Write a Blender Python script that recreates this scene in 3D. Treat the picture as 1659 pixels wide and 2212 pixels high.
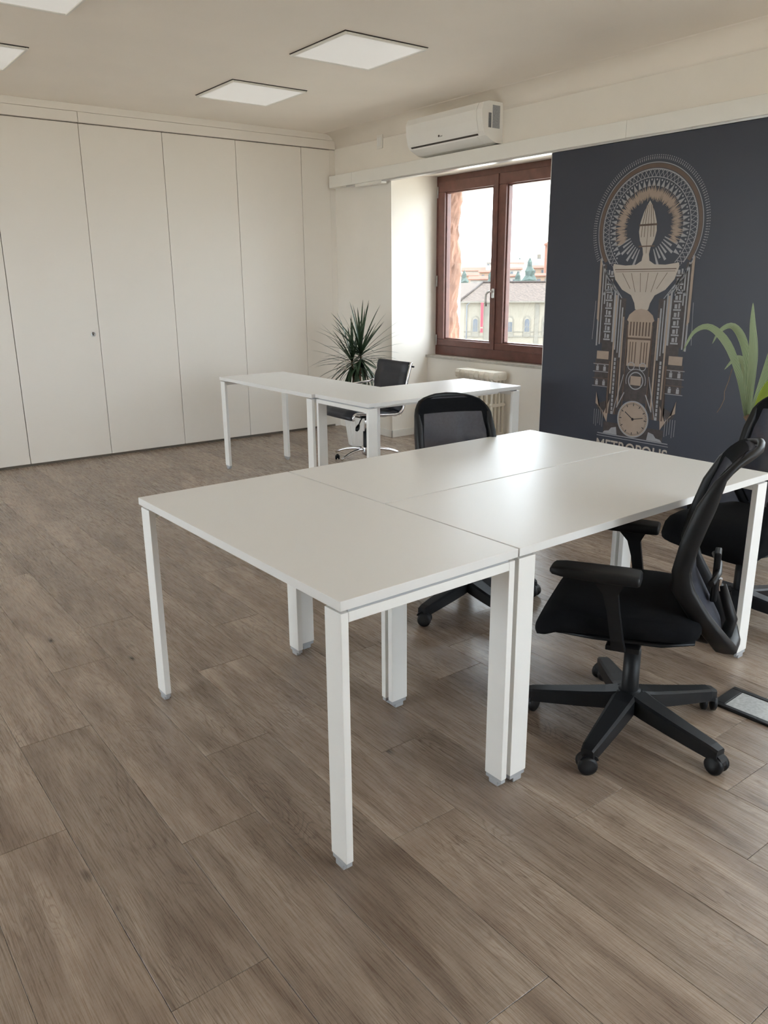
import bpy, bmesh, math, random
from mathutils import Vector, Matrix
random.seed(7)
PI = math.pi
for o in list(bpy.data.objects): bpy.data.objects.remove(o)
S = bpy.context.scene
COL = S.collection

# ---------------------------------------------------------------- camera
IW, IH, FPX = 1659.0, 2212.0, 1721.14
RT = Vector((0.6047825, 0.79635966, -0.00703009))
UP = Vector((-0.21778462, 0.17387108, 0.96038467))
FW = Vector((-0.76603393, 0.57929279, -0.27858907))
CAM = Vector((2.61519, -0.918725, 1.462268))
cd = bpy.data.cameras.new('camera'); cam = bpy.data.objects.new('camera', cd); COL.objects.link(cam)
cd.sensor_fit = 'VERTICAL'; cd.sensor_height = 36.0; cd.lens = 36.0 * FPX / IH
cd.clip_start = 0.05; cd.clip_end = 3000
mw = Matrix.Identity(4)
for i in range(3):
    mw[i][0] = RT[i]; mw[i][1] = UP[i]; mw[i][2] = -FW[i]; mw[i][3] = CAM[i]
cam.matrix_world = mw
S.camera = cam

# ---------------------------------------------------------------- view / world / sun
S.view_settings.view_transform = 'Standard'
S.view_settings.look = 'None'
S.view_settings.gamma = 1.0
S.view_settings.use_curve_mapping = False
S.view_settings.exposure = 2.02
S.cycles.diffuse_bounces = 8
w = bpy.data.worlds.new('sky'); S.world = w; w.use_nodes = True
nt = w.node_tree; bg = nt.nodes['Background']
bg.inputs['Color'].default_value = (0.85, 0.925, 1.0, 1); bg.inputs['Strength'].default_value = 3.0
sl = bpy.data.lights.new('sun', 'SUN'); sl.energy = 1.5; sl.angle = 0.02; sl.color = (1, 0.93, 0.82)
sun = bpy.data.objects.new('sun', sl); COL.objects.link(sun)
sun.rotation_euler = Vector((-0.50, -0.09, -0.86)).to_track_quat('-Z', 'Y').to_euler()

# ---------------------------------------------------------------- materials
MATS = {}
def mat(name, col, rough=0.5, metal=0.0, var=0.0, vscale=8.0, bump=0.0, bscale=200.0, spec=0.5, coat=0.0):
    if name in MATS: return MATS[name]
    m = bpy.data.materials.new(name); m.use_nodes = True
    t = m.node_tree; b = t.nodes['Principled BSDF']
    b.inputs['Roughness'].default_value = rough; b.inputs['Metallic'].default_value = metal
    b.inputs['Specular IOR Level'].default_value = spec
    if coat: b.inputs['Coat Weight'].default_value = coat
    tc = t.nodes.new('ShaderNodeTexCoord')
    n = t.nodes.new('ShaderNodeTexNoise'); n.inputs['Scale'].default_value = vscale; n.inputs['Detail'].default_value = 4
    t.links.new(tc.outputs['Object'], n.inputs['Vector'])
    r = t.nodes.new('ShaderNodeValToRGB')
    a = [max(0, c * (1 - var)) for c in col]; z = [min(1, c * (1 + var)) for c in col]
    r.color_ramp.elements[0].position = 0.3; r.color_ramp.elements[1].position = 0.7
    r.color_ramp.elements[0].color = (*a, 1); r.color_ramp.elements[1].color = (*z, 1)
    t.links.new(n.outputs['Fac'], r.inputs['Fac']); t.links.new(r.outputs['Color'], b.inputs['Base Color'])
    if bump:
        n2 = t.nodes.new('ShaderNodeTexNoise'); n2.inputs['Scale'].default_value = bscale
        t.links.new(tc.outputs['Object'], n2.inputs['Vector'])
        bp = t.nodes.new('ShaderNodeBump'); bp.inputs['Strength'].default_value = bump; bp.inputs['Distance'].default_value = 0.002
        t.links.new(n2.outputs['Fac'], bp.inputs['Height']); t.links.new(bp.outputs['Normal'], b.inputs['Normal'])
    MATS[name] = m
    return m
def srgb(r, g, b):
    f = lambda c: c / 12.92 if c <= 0.04045 else ((c + 0.055) / 1.055) ** 2.4
    return (f(r / 255), f(g / 255), f(b / 255))

M_wall = mat('cream_plaster', srgb(239, 233, 224), 0.85, var=0.02, vscale=3, bump=0.15, bscale=120)
M_ceil = mat('ceiling_plaster', srgb(246, 238, 228), 0.8, var=0.02, vscale=2, bump=0.1, bscale=90)
M_panel = mat('cream_laminate', srgb(237, 231, 223), 0.42, var=0.012, vscale=1.5)
M_white = mat('white_paint', srgb(236, 233, 226), 0.4, var=0.01)
M_gap = mat('shadow_gap', srgb(70, 64, 58), 0.8)
M_desk = mat('white_melamine', srgb(228, 227, 225), 0.36, var=0.006, vscale=2, bump=0.03, bscale=500)
M_steel = mat('white_powder_coat', srgb(236, 235, 232), 0.42, var=0.01)
M_foot = mat('grey_plastic', srgb(168, 170, 174), 0.4, var=0.05)
M_blk = mat('black_plastic', srgb(22, 23, 26), 0.45, var=0.1, bump=0.1, bscale=600, spec=0.3)
M_fab = mat('black_fabric', srgb(17, 18, 21), 0.95, var=0.15, vscale=60, bump=0.5, bscale=900, spec=0.15)
M_leather = mat('black_leather', srgb(36, 38, 46), 0.42, var=0.1, vscale=20, bump=0.3, bscale=300)
M_chrome = mat('chrome', (0.78, 0.78, 0.8), 0.12, metal=1.0, var=0.02)
M_ac = mat('ac_plastic', srgb(240, 238, 234), 0.35, var=0.006)
M_wood = mat('brown_window_wood', srgb(104, 66, 58), 0.34, var=0.18, vscale=14, bump=0.15, bscale=60)
M_metal = mat('satin_metal', (0.62, 0.62, 0.62), 0.3, metal=1.0, var=0.03)
M_sill = mat('grey_stone', srgb(176, 170, 160), 0.35, var=0.12, vscale=30)
M_stone = mat('orange_stucco', srgb(132, 98, 82), 0.95, var=0.3, vscale=7, bump=1.0, bscale=30)
M_rad = mat('radiator_enamel', srgb(238, 232, 220), 0.35, var=0.01)
M_pot = mat('white_ceramic', srgb(236, 234, 230), 0.3, var=0.01)
M_soil = mat('soil', srgb(52, 40, 32), 0.95, var=0.4, vscale=50, bump=1, bscale=80)
M_leafd = mat('dark_green_leaf', srgb(48, 66, 44), 0.4, var=0.3, vscale=10)
M_stem = mat('woody_stem', srgb(120, 96, 74), 0.85, var=0.25, vscale=40, bump=0.8, bscale=90)
M_navy = mat('navy_print', srgb(46, 50, 63), 0.38, var=0.02, vscale=3, spec=0.5)
M_tan = mat('tan_print', srgb(160, 142, 128), 0.42, var=0.05, vscale=20)
M_pale = mat('pale_print', srgb(180, 170, 160), 0.42, var=0.03, vscale=20)
M_line = mat('silver_grey_print', srgb(150, 150, 154), 0.42, var=0.06, vscale=30)
M_brownp = mat('dark_brown_print', srgb(92, 74, 62), 0.42, var=0.1, vscale=25)
M_inkp = mat('black_print', srgb(24, 24, 30), 0.42, var=0.05)
M_lid = mat('speckled_steel_lid', srgb(176, 178, 178), 0.4, var=0.18, vscale=90)
M_diff = mat('opal_diffuser', srgb(240, 240, 238), 0.35, var=0.004)
_b = M_diff.node_tree.nodes['Principled BSDF']; _b.inputs['Emission Color'].default_value = (1, 0.98, 0.95, 1); _b.inputs['Emission Strength'].default_value = 0.06
M_label = mat('grey_label', srgb(150, 152, 156), 0.5, var=0.35, vscale=160)
# outdoors
M_fac = mat('cream_stucco', srgb(104, 98, 88), 0.9, var=0.06, vscale=0.4)
M_trimx = mat('grey_sandstone', srgb(90, 86, 79), 0.9, var=0.08, vscale=1.0)
M_dkw = mat('dark_window', srgb(56, 60, 68), 0.3, var=0.2, vscale=1)
M_red = mat('red_banner', srgb(150, 36, 50), 0.8, var=0.05)
M_brick = mat('terracotta_brick', srgb(100, 66, 54), 0.9, var=0.15, vscale=1.2)
M_dome = mat('grey_slate', srgb(88, 92, 100), 0.8, var=0.1)
M_tree = mat('far_foliage', srgb(50, 62, 58), 0.9, var=0.45, vscale=0.6, bump=1.0, bscale=2)
M_hill = mat('hill_scrub', srgb(150, 140, 116), 0.95, var=0.35, vscale=0.05)
M_ground = mat('pale_paving', srgb(170, 164, 152), 0.9, var=0.1, vscale=0.3)

def glass_mat():
    m = bpy.data.materials.new('window_glass'); m.use_nodes = True; t = m.node_tree
    for n in list(t.nodes): t.nodes.remove(n)
    out = t.nodes.new('ShaderNodeOutputMaterial'); mx = t.nodes.new('ShaderNodeMixShader')
    tr = t.nodes.new('ShaderNodeBsdfTransparent'); tr.inputs['Color'].default_value = (0.95, 0.97, 0.97, 1)
    gl = t.nodes.new('ShaderNodeBsdfGlossy'); gl.inputs['Roughness'].default_value = 0.02
    mx.inputs['Fac'].default_value = 0.05
    t.links.new(tr.outputs[0], mx.inputs[1]); t.links.new(gl.outputs[0], mx.inputs[2])
    t.links.new(mx.outputs[0], out.inputs['Surface'])
    return m
M_glass = glass_mat()

def mesh_fabric():
    m = bpy.data.materials.new('black_mesh_fabric'); m.use_nodes = True; t = m.node_tree
    b = t.nodes['Principled BSDF']; out = t.nodes['Material Output']
    b.inputs['Roughness'].default_value = 0.85
    tc = t.nodes.new('ShaderNodeTexCoord')
    ns = t.nodes.new('ShaderNodeTexNoise'); ns.inputs['Scale'].default_value = 80
    t.links.new(tc.outputs['Object'], ns.inputs['Vector'])
    cr = t.nodes.new('ShaderNodeValToRGB'); cr.color_ramp.elements[0].color = (*srgb(40, 42, 52), 1); cr.color_ramp.elements[1].color = (*srgb(56, 58, 70), 1)
    t.links.new(ns.outputs['Fac'], cr.inputs['Fac']); t.links.new(cr.outputs[0], b.inputs['Base Color'])
    tr = t.nodes.new('ShaderNodeBsdfTransparent'); mx = t.nodes.new('ShaderNodeMixShader'); mx.inputs['Fac'].default_value = 0.88
    t.links.new(tr.outputs[0], mx.inputs[1]); t.links.new(b.outputs[0], mx.inputs[2]); t.links.new(mx.outputs[0], out.inputs['Surface'])
    return m
M_mesh = mesh_fabric()

def wood_floor():
    m = bpy.data.materials.new('oak_vinyl_plank'); m.use_nodes = True; t = m.node_tree; L = t.links.new
    b = t.nodes['Principled BSDF']; N = t.nodes.new
    tc = N('ShaderNodeTexCoord'); oi = N('ShaderNodeObjectInfo')
    geo = N('ShaderNodeNewGeometry')
    # offset every plank's pattern
    mul = N('ShaderNodeMath'); mul.operation = 'MULTIPLY'; mul.inputs[1].default_value = 37.0; L(oi.outputs['Random'], mul.inputs[0])
    cmb = N('ShaderNodeCombineXYZ'); L(mul.outputs[0], cmb.inputs[0]); L(mul.outputs[0], cmb.inputs[1]); L(mul.outputs[0], cmb.inputs[2])
    add = N('ShaderNodeVectorMath'); add.operation = 'ADD'; L(tc.outputs['Object'], add.inputs[0]); L(cmb.outputs[0], add.inputs[1])
    def mapped(sx, sy):
        mp = N('ShaderNodeMapping'); mp.inputs['Scale'].default_value = (sx, sy, 1); L(add.outputs[0], mp.inputs['Vector']); return mp
    def noise(mp, sc, det, dist=0.0, rough=0.55):
        n = N('ShaderNodeTexNoise'); n.inputs['Scale'].default_value = sc; n.inputs['Detail'].default_value = det
        n.inputs['Distortion'].default_value = dist; n.inputs['Roughness'].default_value = rough; L(mp.outputs[0], n.inputs['Vector']); return n
    big = noise(mapped(0.8, 5.5), 1.7, 5, 0.9, 0.6)         # broad light and dark streaks along the board
    blot = noise(mapped(1.0, 1.6), 2.4, 3)                  # cloudy patches
    fine = noise(mapped(2.0, 75.0), 5.0, 4, 0.3, 0.7)       # fine fibres
    cross = noise(mapped(60.0, 2.0), 3.0, 2)                # saw marks across the board
    fld = noise(mapped(0.75, 4.2), 1.5, 3, 0.5, 0.45)       # growth rings as contour bands of a field
    m1 = N('ShaderNodeMath'); m1.operation = 'MULTIPLY'; m1.inputs[1].default_value = 34.0; L(fld.outputs['Fac'], m1.inputs[0])
    m2 = N('ShaderNodeMath'); m2.operation = 'FRACT'; L(m1.outputs[0], m2.inputs[0])
    ring = N('ShaderNodeValToRGB'); e = ring.color_ramp.elements
    e[0].position = 0.0; e[0].color = (1, 1, 1, 1); e[1].position = 0.22; e[1].color = (0.15, 0.15, 0.15, 1)
    x = ring.color_ramp.elements.new(0.8); x.color = (0, 0, 0, 1); x = ring.color_ramp.elements.new(1.0); x.color = (0.9, 0.9, 0.9, 1)
    L(m2.outputs[0], ring.inputs['Fac'])
    msk = N('ShaderNodeMapRange'); msk.inputs['From Min'].default_value = 0.46; msk.inputs['From Max'].default_value = 0.62; L(blot.outputs['Fac'], msk.inputs['Value'])
    rm = N('ShaderNodeMath'); rm.operation = 'MULTIPLY'; L(ring.outputs['Color'], rm.inputs[0]); L(msk.outputs[0], rm.inputs[1])
    vo = N('ShaderNodeTexVoronoi'); vo.inputs['Scale'].default_value = 2.0; mpk = mapped(1.0, 2.6); L(mpk.outputs[0], vo.inputs['Vector'])
    kn = N('ShaderNodeValToRGB'); kn.color_ramp.elements[0].position = 0.015; kn.color_ramp.elements[0].color = (1, 1, 1, 1); kn.color_ramp.elements[1].position = 0.075; kn.color_ramp.elements[1].color = (0, 0, 0, 1)
    L(vo.outputs['Distance'], kn.inputs['Fac'])
    base = N('ShaderNodeValToRGB'); base.color_ramp.elements[0].position = 0.34; base.color_ramp.elements[0].color = (*srgb(140, 123, 109), 1)
    base.color_ramp.elements[1].position = 0.68; base.color_ramp.elements[1].color = (*srgb(190, 174, 158), 1)
    L(big.outputs['Fac'], base.inputs['Fac'])
    def mixm(a, fac, colr, f=None):
        mx = N('ShaderNodeMix'); mx.data_type = 'RGBA'; mx.blend_type = 'MULTIPLY'
        L(a, mx.inputs['A']); mx.inputs['B'].default_value = (*colr, 1)
        if f is not None: mx.inputs['Factor'].default_value = f
        else: L(fac, mx.inputs['Factor'])
        return mx.outputs['Result']
    def sc(sock, k, lo=0.35, hi=0.65, inv=True):
        r = N('ShaderNodeMapRange'); r.inputs['From Min'].default_value = lo; r.inputs['From Max'].default_value = hi
        r.inputs['To Min'].default_value = k if inv else 0; r.inputs['To Max'].default_value = 0 if inv else k
        L(sock, r.inputs['Value']); return r.outputs[0]
    c = base.outputs['Color']
    c = mixm(c, sc(rm.outputs[0], 0.55, 0, 1.0, False), srgb(140, 118, 102))
    c = mixm(c, sc(fine.outputs['Fac'], 0.6, 0.3, 0.6), srgb(160, 142, 128))
    c = mixm(c, sc(cross.outputs['Fac'], 0.09, 0.4, 0.6), srgb(185, 172, 162))
    c = mixm(c, sc(blot.outputs['Fac'], 0.5, 0.35, 0.6), srgb(205, 196, 188))
    c = mixm(c, sc(kn.outputs['Color'], 0.85, 0, 1, False), srgb(78, 60, 48))
    tone = N('ShaderNodeMapRange'); tone.inputs['To Min'].default_value = 0.88; tone.inputs['To Max'].default_value = 1.08; L(oi.outputs['Random'], tone.inputs['Value'])
    hs = N('ShaderNodeHueSaturation'); L(tone.outputs[0], hs.inputs['Value']); L(c, hs.inputs['Color'])
    L(hs.outputs[0], b.inputs['Base Color'])
    rr = N('ShaderNodeMapRange'); rr.inputs['To Min'].default_value = 0.20; rr.inputs['To Max'].default_value = 0.36; L(fine.outputs['Fac'], rr.inputs['Value']); L(rr.outputs[0], b.inputs['Roughness'])
    bp = N('ShaderNodeBump'); bp.inputs['Strength'].default_value = 0.3; bp.inputs['Distance'].default_value = 0.0015
    L(fine.outputs['Fac'], bp.inputs['Height']); L(bp.outputs[0], b.inputs['Normal'])
    return m
M_floor = wood_floor()

def leaf_mat(name, c1, c2):
    m = bpy.data.materials.new(name); m.use_nodes = True; t = m.node_tree; L = t.links.new; b = t.nodes['Principled BSDF']
    tc = t.nodes.new('ShaderNodeTexCoord'); wv = t.nodes.new('ShaderNodeTexWave'); wv.bands_direction = 'X'
    wv.inputs['Scale'].default_value = 2.4; wv.inputs['Distortion'].default_value = 0.6
    L(tc.outputs['UV'], wv.inputs['Vector'])
    r = t.nodes.new('ShaderNodeValToRGB'); r.color_ramp.elements[0].color = (*c1, 1); r.color_ramp.elements[1].color = (*c2, 1)
    L(wv.outputs['Fac'], r.inputs['Fac']); L(r.outputs[0], b.inputs['Base Color'])
    b.inputs['Roughness'].default_value = 0.4
    tl = t.nodes.new('ShaderNodeBsdfTranslucent'); L(r.outputs[0], tl.inputs['Color'])
    mx = t.nodes.new('ShaderNodeMixShader'); mx.inputs['Fac'].default_value = 0.35
    L(b.outputs[0], mx.inputs[1]); L(tl.outputs[0], mx.inputs[2]); L(mx.outputs[0], t.nodes['Material Output'].inputs['Surface'])
    return m
M_leafg = leaf_mat('striped_green_leaf', srgb(88, 104, 74), srgb(160, 170, 134))
M_leafy = leaf_mat('lime_green_leaf', srgb(128, 148, 52), srgb(170, 182, 84))

def tile_mat():
    m = bpy.data.materials.new('roof_tiles'); m.use_nodes = True; t = m.node_tree; L = t.links.new; b = t.nodes['Principled BSDF']
    tc = t.nodes.new('ShaderNodeTexCoord'); wv = t.nodes.new('ShaderNodeTexWave'); wv.bands_direction = 'X'; wv.bands_direction = 'DIAGONAL'; wv.inputs['Scale'].default_value = 0.9; wv.inputs['Distortion'].default_value = 5.0; wv.inputs['Detail'].default_value = 3.0; wv.inputs['Detail Scale'].default_value = 2.0
    L(tc.outputs['UV'], wv.inputs['Vector'])
    n = t.nodes.new('ShaderNodeTexNoise'); n.inputs['Scale'].default_value = 2.4; L(tc.outputs['UV'], n.inputs['Vector'])
    mx = t.nodes.new('ShaderNodeMath'); mx.operation = 'MULTIPLY_ADD'; mx.inputs[1].default_value = 0.55; L(wv.outputs['Fac'], mx.inputs[0])
    m2 = t.nodes.new('ShaderNodeMath'); m2.operation = 'MULTIPLY'; m2.inputs[1].default_value = 0.5; L(n.outputs['Fac'], m2.inputs[0]); L(m2.outputs[0], mx.inputs[2])
    r = t.nodes.new('ShaderNodeValToRGB'); r.color_ramp.elements[0].position = 0.2; r.color_ramp.elements[0].color = (*srgb(36, 27, 24), 1); r.color_ramp.elements[1].position = 0.75; r.color_ramp.elements[1].color = (*srgb(78, 66, 58), 1)
    L(mx.outputs[0], r.inputs['Fac']); L(r.outputs[0], b.inputs['Base Color']); b.inputs['Roughness'].default_value = 0.95
    return m
M_tiles = tile_mat()

# ---------------------------------------------------------------- mesh helpers
class MB:
    def __init__(s): s.b = bmesh.new()
    def box(s, x0, x1, y0, y1, z0, z1, bev=0.0, seg=2):
        bm = bmesh.new()
        v = [bm.verts.new((x, y, z)) for x in (x0, x1) for y in (y0, y1) for z in (z0, z1)]
        for f in ((0, 1, 3, 2), (4, 6, 7, 5), (0, 4, 5, 1), (2, 3, 7, 6), (0, 2, 6, 4), (1, 5, 7, 3)): bm.faces.new([v[i] for i in f])
        if bev: bmesh.ops.bevel(bm, geom=bm.edges[:], offset=bev, segments=seg, profile=0.6, affect='EDGES')
        s._merge(bm); return s
    def _merge(s, bm):
        m = {}
        for v in bm.verts: m[v] = s.b.verts.new(v.co)
        for f in bm.faces:
            try:
                nf = s.b.faces.new([m[v] for v in f.verts]); nf.material_index = f.material_index; nf.smooth = f.smooth
            except ValueError: pass
        bm.free()
    def quad(s, pts, mi=0):
        f = s.b.faces.new([s.b.verts.new(p) for p in pts]); f.material_index = mi; return s
    poly = quad
    def loft(s, rings, cap=True, closed=True, smooth=True):
        R = [[s.b.verts.new(p) for p in r] for r in rings]
        n = len(R[0])
        for a, c in zip(R, R[1:]):
            for i in range(n if closed else n - 1):
                j = (i + 1) % n
                f = s.b.faces.new((a[i], a[j], c[j], c[i])); f.smooth = smooth
        if cap:
            s.b.faces.new(R[0][::-1]); s.b.faces.new(R[-1])
        return s
    def tube(s, path, r, n=10, loop=False):
        P = [Vector(p) for p in path]; rings = []; up = None
        for i, p in enumerate(P):
            a = P[i - 1] if (i or loop) else P[i]; c = P[(i + 1) % len(P)] if (i < len(P) - 1 or loop) else P[i]
            d = (c - a).normalized()
            if up is None: up = Vector((0, 0, 1)) if abs(d.z) < 0.9 else Vector((1, 0, 0))
            sd = d.cross(up).normalized(); up = sd.cross(d).normalized()
            rr = r[i] if isinstance(r, (list, tuple)) else r
            rings.append([p + sd * (math.cos(2 * PI * k / n) * rr) + up * (math.sin(2 * PI * k / n) * rr) for k in range(n)])
        if loop: rings.append(rings[0])
        return s.loft(rings, cap=not loop)
    def lathe(s, prof, n=24, c=(0, 0, 0), cap=True):
        rings = [[(c[0] + r * math.cos(2 * PI * k / n), c[1] + r * math.sin(2 * PI * k / n), c[2] + z) for k in range(n)] for r, z in prof]
        return s.loft(rings, cap=cap)
    def prism(s, pts, axis, a, b, smooth=False):
        def P(u, v, h): return {0: (h, u, v), 1: (u, h, v), 2: (u, v, h)}[axis]
        return s.loft([[P(u, v, a) for u, v in pts], [P(u, v, b) for u, v in pts]], smooth=smooth)
    def xf(s, m):
        s.b.transform(m); return s
    def data(s, name, mats):
        me = bpy.data.meshes.new(name)
        bmesh.ops.recalc_face_normals(s.b, faces=s.b.faces[:])
        s.b.to_mesh(me); s.b.free()
        for m in (mats if isinstance(mats, (list, tuple)) else [mats]): me.materials.append(m)
        return me
    def build(s, name, mats, parent=None, loc=None, auto=False):
        me = s.data(name, mats)
        o = bpy.data.objects.new(name, me); COL.objects.link(o)
        if parent: o.parent = parent
        if loc: o.location = loc
        return o
def tag(o, label=None, cat=None, group=None, kind=None):
    if label: o['label'] = label
    if cat: o['category'] = cat
    if group: o['group'] = group
    if kind: o['kind'] = kind
    return o
def empty(name, loc=(0, 0, 0), rz=0.0, label=None, cat=None, group=None):
    o = bpy.data.objects.new(name, None); COL.objects.link(o); o.location = loc; o.rotation_euler = (0, 0, rz); o.empty_display_size = 0.1
    return tag(o, label, cat, group)
def add(name, me, parent=None, loc=(0, 0, 0), rot=(0, 0, 0), scale=(1, 1, 1)):
    o = bpy.data.objects.new(name, me); COL.objects.link(o); o.parent = parent
    o.location = loc; o.rotation_euler = rot; o.scale = scale
    return o
def copy_tree(o, parent=None):
    c = o.copy(); COL.objects.link(c); c.parent = parent
    for ch in [x for x in bpy.data.objects if x.parent == o]: copy_tree(ch, c)
    return c
def struct(o): o['kind'] = 'structure'; return o

# ================================================================= ROOM SHELL
XL, XR, YB, YW, YN, H = -4.31, 4.3, -4.4, 3.76, 4.20, 2.81     # partition, right wall, back wall, window wall, niche wall
YG = 4.30                                                       # window plane
NZ = 2.385                                                      # niche soffit
NICHES = [(-3.43, -1.82), (0.36, 1.97), (2.75, 3.80)]  # last niche is out of view, added for more daylight from this wall
SPL = 0.40                                                      # right-hand splay of each niche
# floor: sub-floor slab and planks
fl = struct(MB().box(XL - 0.3, XR + 0.3, YB - 0.3, YN + 0.2, -0.12, -0.004).build('floor', M_gap))
PW, PLN = 0.23, 1.24
known = {0.20: 1.163, -0.03: 1.72, -0.26: 0.826, -0.49: 1.30, -0.72: 0.57, 0.43: 2.05, 0.89: 1.79, 0.66: 1.40}
pl_me = MB().box(-PLN / 2 + 0.0006, PLN / 2 - 0.0006, -PW / 2 + 0.0005, PW / 2 - 0.0005, -0.004, 0.0, bev=0.0007, seg=1).data('plank', M_floor)
def in_view(x, y):
    for dx in (-.6, 0, .6):
        d = Vector((x + dx, y, 0)) - CAM; z = d.dot(FW)
        if z > 0.3:
            u = IW / 2 + FPX * d.dot(RT) / z; v = IH / 2 - FPX * d.dot(UP) / z
            if -80 < u < IW + 80 and 600 < v < IH + 100: return z
    return None
planks = []
row = -19
while True:
    y0 = 0.20 + PW * row
    if y0 > YN: break
    off = known.get(round(y0, 2), random.uniform(0, PLN))
    k0 = math.floor((XL - off) / PLN)
    k = k0
    while off + k * PLN < XR:
        x0 = off + k * PLN
        if y0 + PW > YB and y0 < YW + 0.40:
            planks.append((in_view(x0 + PLN / 2, y0 + PW / 2), x0 + PLN / 2, y0 + PW / 2))
        k += 1
    row += 1
vis = sorted([p for p in planks if p[0]])[:295]
visset = set((p[1], p[2]) for p in vis)
rest = MB()
for z, x, y in planks:
    if (x, y) in visset:
        add('plank', pl_me, fl, (x, y, 0))
    else:
        rest.box(x - PLN / 2 + .0006, x + PLN / 2 - .0006, y - PW / 2 + .0005, y + PW / 2 - .0005, -0.004, 0)
tag(rest.build('plank_rest', M_floor, fl), kind='stuff')

# ceiling slab with a rounded cove towards the window wall
struct(MB().box(XL - 0.3, XR + 0.3, YB - 0.3, YW + 0.1, H, H + 0.2).build('ceiling', M_ceil))
cv = MB(); r = 0.13
pts = [(YW + 0.01, H - r)] + [(YW - r + r * math.cos(a), H - r + r * math.sin(a)) for a in [i * PI / 16 for i in range(9)]] + [(YW - r, H + 0.01), (YW + 0.01, H + 0.01)]
cv.prism(pts, 0, XL, XR, smooth=True)
struct(cv.build('trim_1', M_ceil))
# back and right walls (behind the camera)
BW_ADDED = [(-4.0, -2.3), (-1.5, 0.2)]  # unseen window openings, added and sized to raise the room's brightness
BZ0, BZ1 = 0.4, 2.6
mb = MB(); x = XL - .3
for a, b_ in BW_ADDED:
    mb.box(x, a, YB - .3, YB, 0, H); mb.box(a, b_, YB - .3, YB, 0, BZ0); mb.box(a, b_, YB - .3, YB, BZ1, H); x = b_
mb.box(x, XR + .3, YB - .3, YB, 0, H)
struct(mb.build('wall_back', M_wall))
RW_ADDED = [(0.9, 2.1), (2.3, 3.5)]  # unseen openings, assumed and sized for the daylight they let in
RZ0, RZ1 = 0.35, 2.60
mb = MB(); y = YB
for a, b_ in RW_ADDED:
    mb.box(XR, XR + 0.3, y, a, 0, H); mb.box(XR, XR + 0.3, a, b_, 0, RZ0); mb.box(XR, XR + 0.3, a, b_, RZ1, H); y = b_
mb.box(XR, XR + 0.3, y, YN + 0.6, 0, H)
struct(mb.build('wall_right', M_wall))
# window wall: piers, recessed parapets, lintel
mb = MB(); x = XL - 0.3
for a, b_ in NICHES:
    mb.box(x, a, YW, 4.62, 0, NZ); x = b_ + SPL
    mb.box(a, b_ + SPL, YN, 4.62, 0, 0.745)
    mb.prism([(b_, YG - .005), (b_ + SPL, YW), (b_ + SPL, 4.62), (b_, 4.62)], 2, 0.745, NZ)
mb.box(x, XR + 0.3, YW, 4.62, 0, NZ)
mb.box(XL - 0.3, XR + 0.3, YW, 4.62, NZ, H)
mb.box(XL - 0.3, XR + 0.3, YW + .3, 4.62, H, H + 1.2)
wf = struct(mb.build('wall_front', M_wall))
# skirting
BBH, BBT = 0.07, 0.012
mb = MB().box(XL + 0.1, NICHES[0][0] + BBT, YW - BBT, YW, 0, BBH, 0.003).box(NICHES[0][0], NICHES[0][0] + BBT, YW - BBT, YN, 0, BBH, 0.003)
mb.box(NICHES[0][0] + BBT, NICHES[0][1] + SPL, YN - BBT, YN, 0, BBH, 0.003)
mb.box(NICHES[0][1] + SPL, NICHES[1][0], YW - BBT, YW, 0, BBH, 0.003).box(NICHES[1][1] + SPL, NICHES[2][0], YW - BBT, YW, 0, BBH, 0.003)
struct(mb.build('baseboard_front', M_white))
# sills
for n, (a, b_) in enumerate(NICHES):
    o = MB().prism([(a, YN - .025), (b_ + SPL * .8, YN - .025), (b_ + .02, YG + .01), (a, YG + .01)], 2, 0.745, 0.768).build('window_sill', M_sill, wf)

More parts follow.
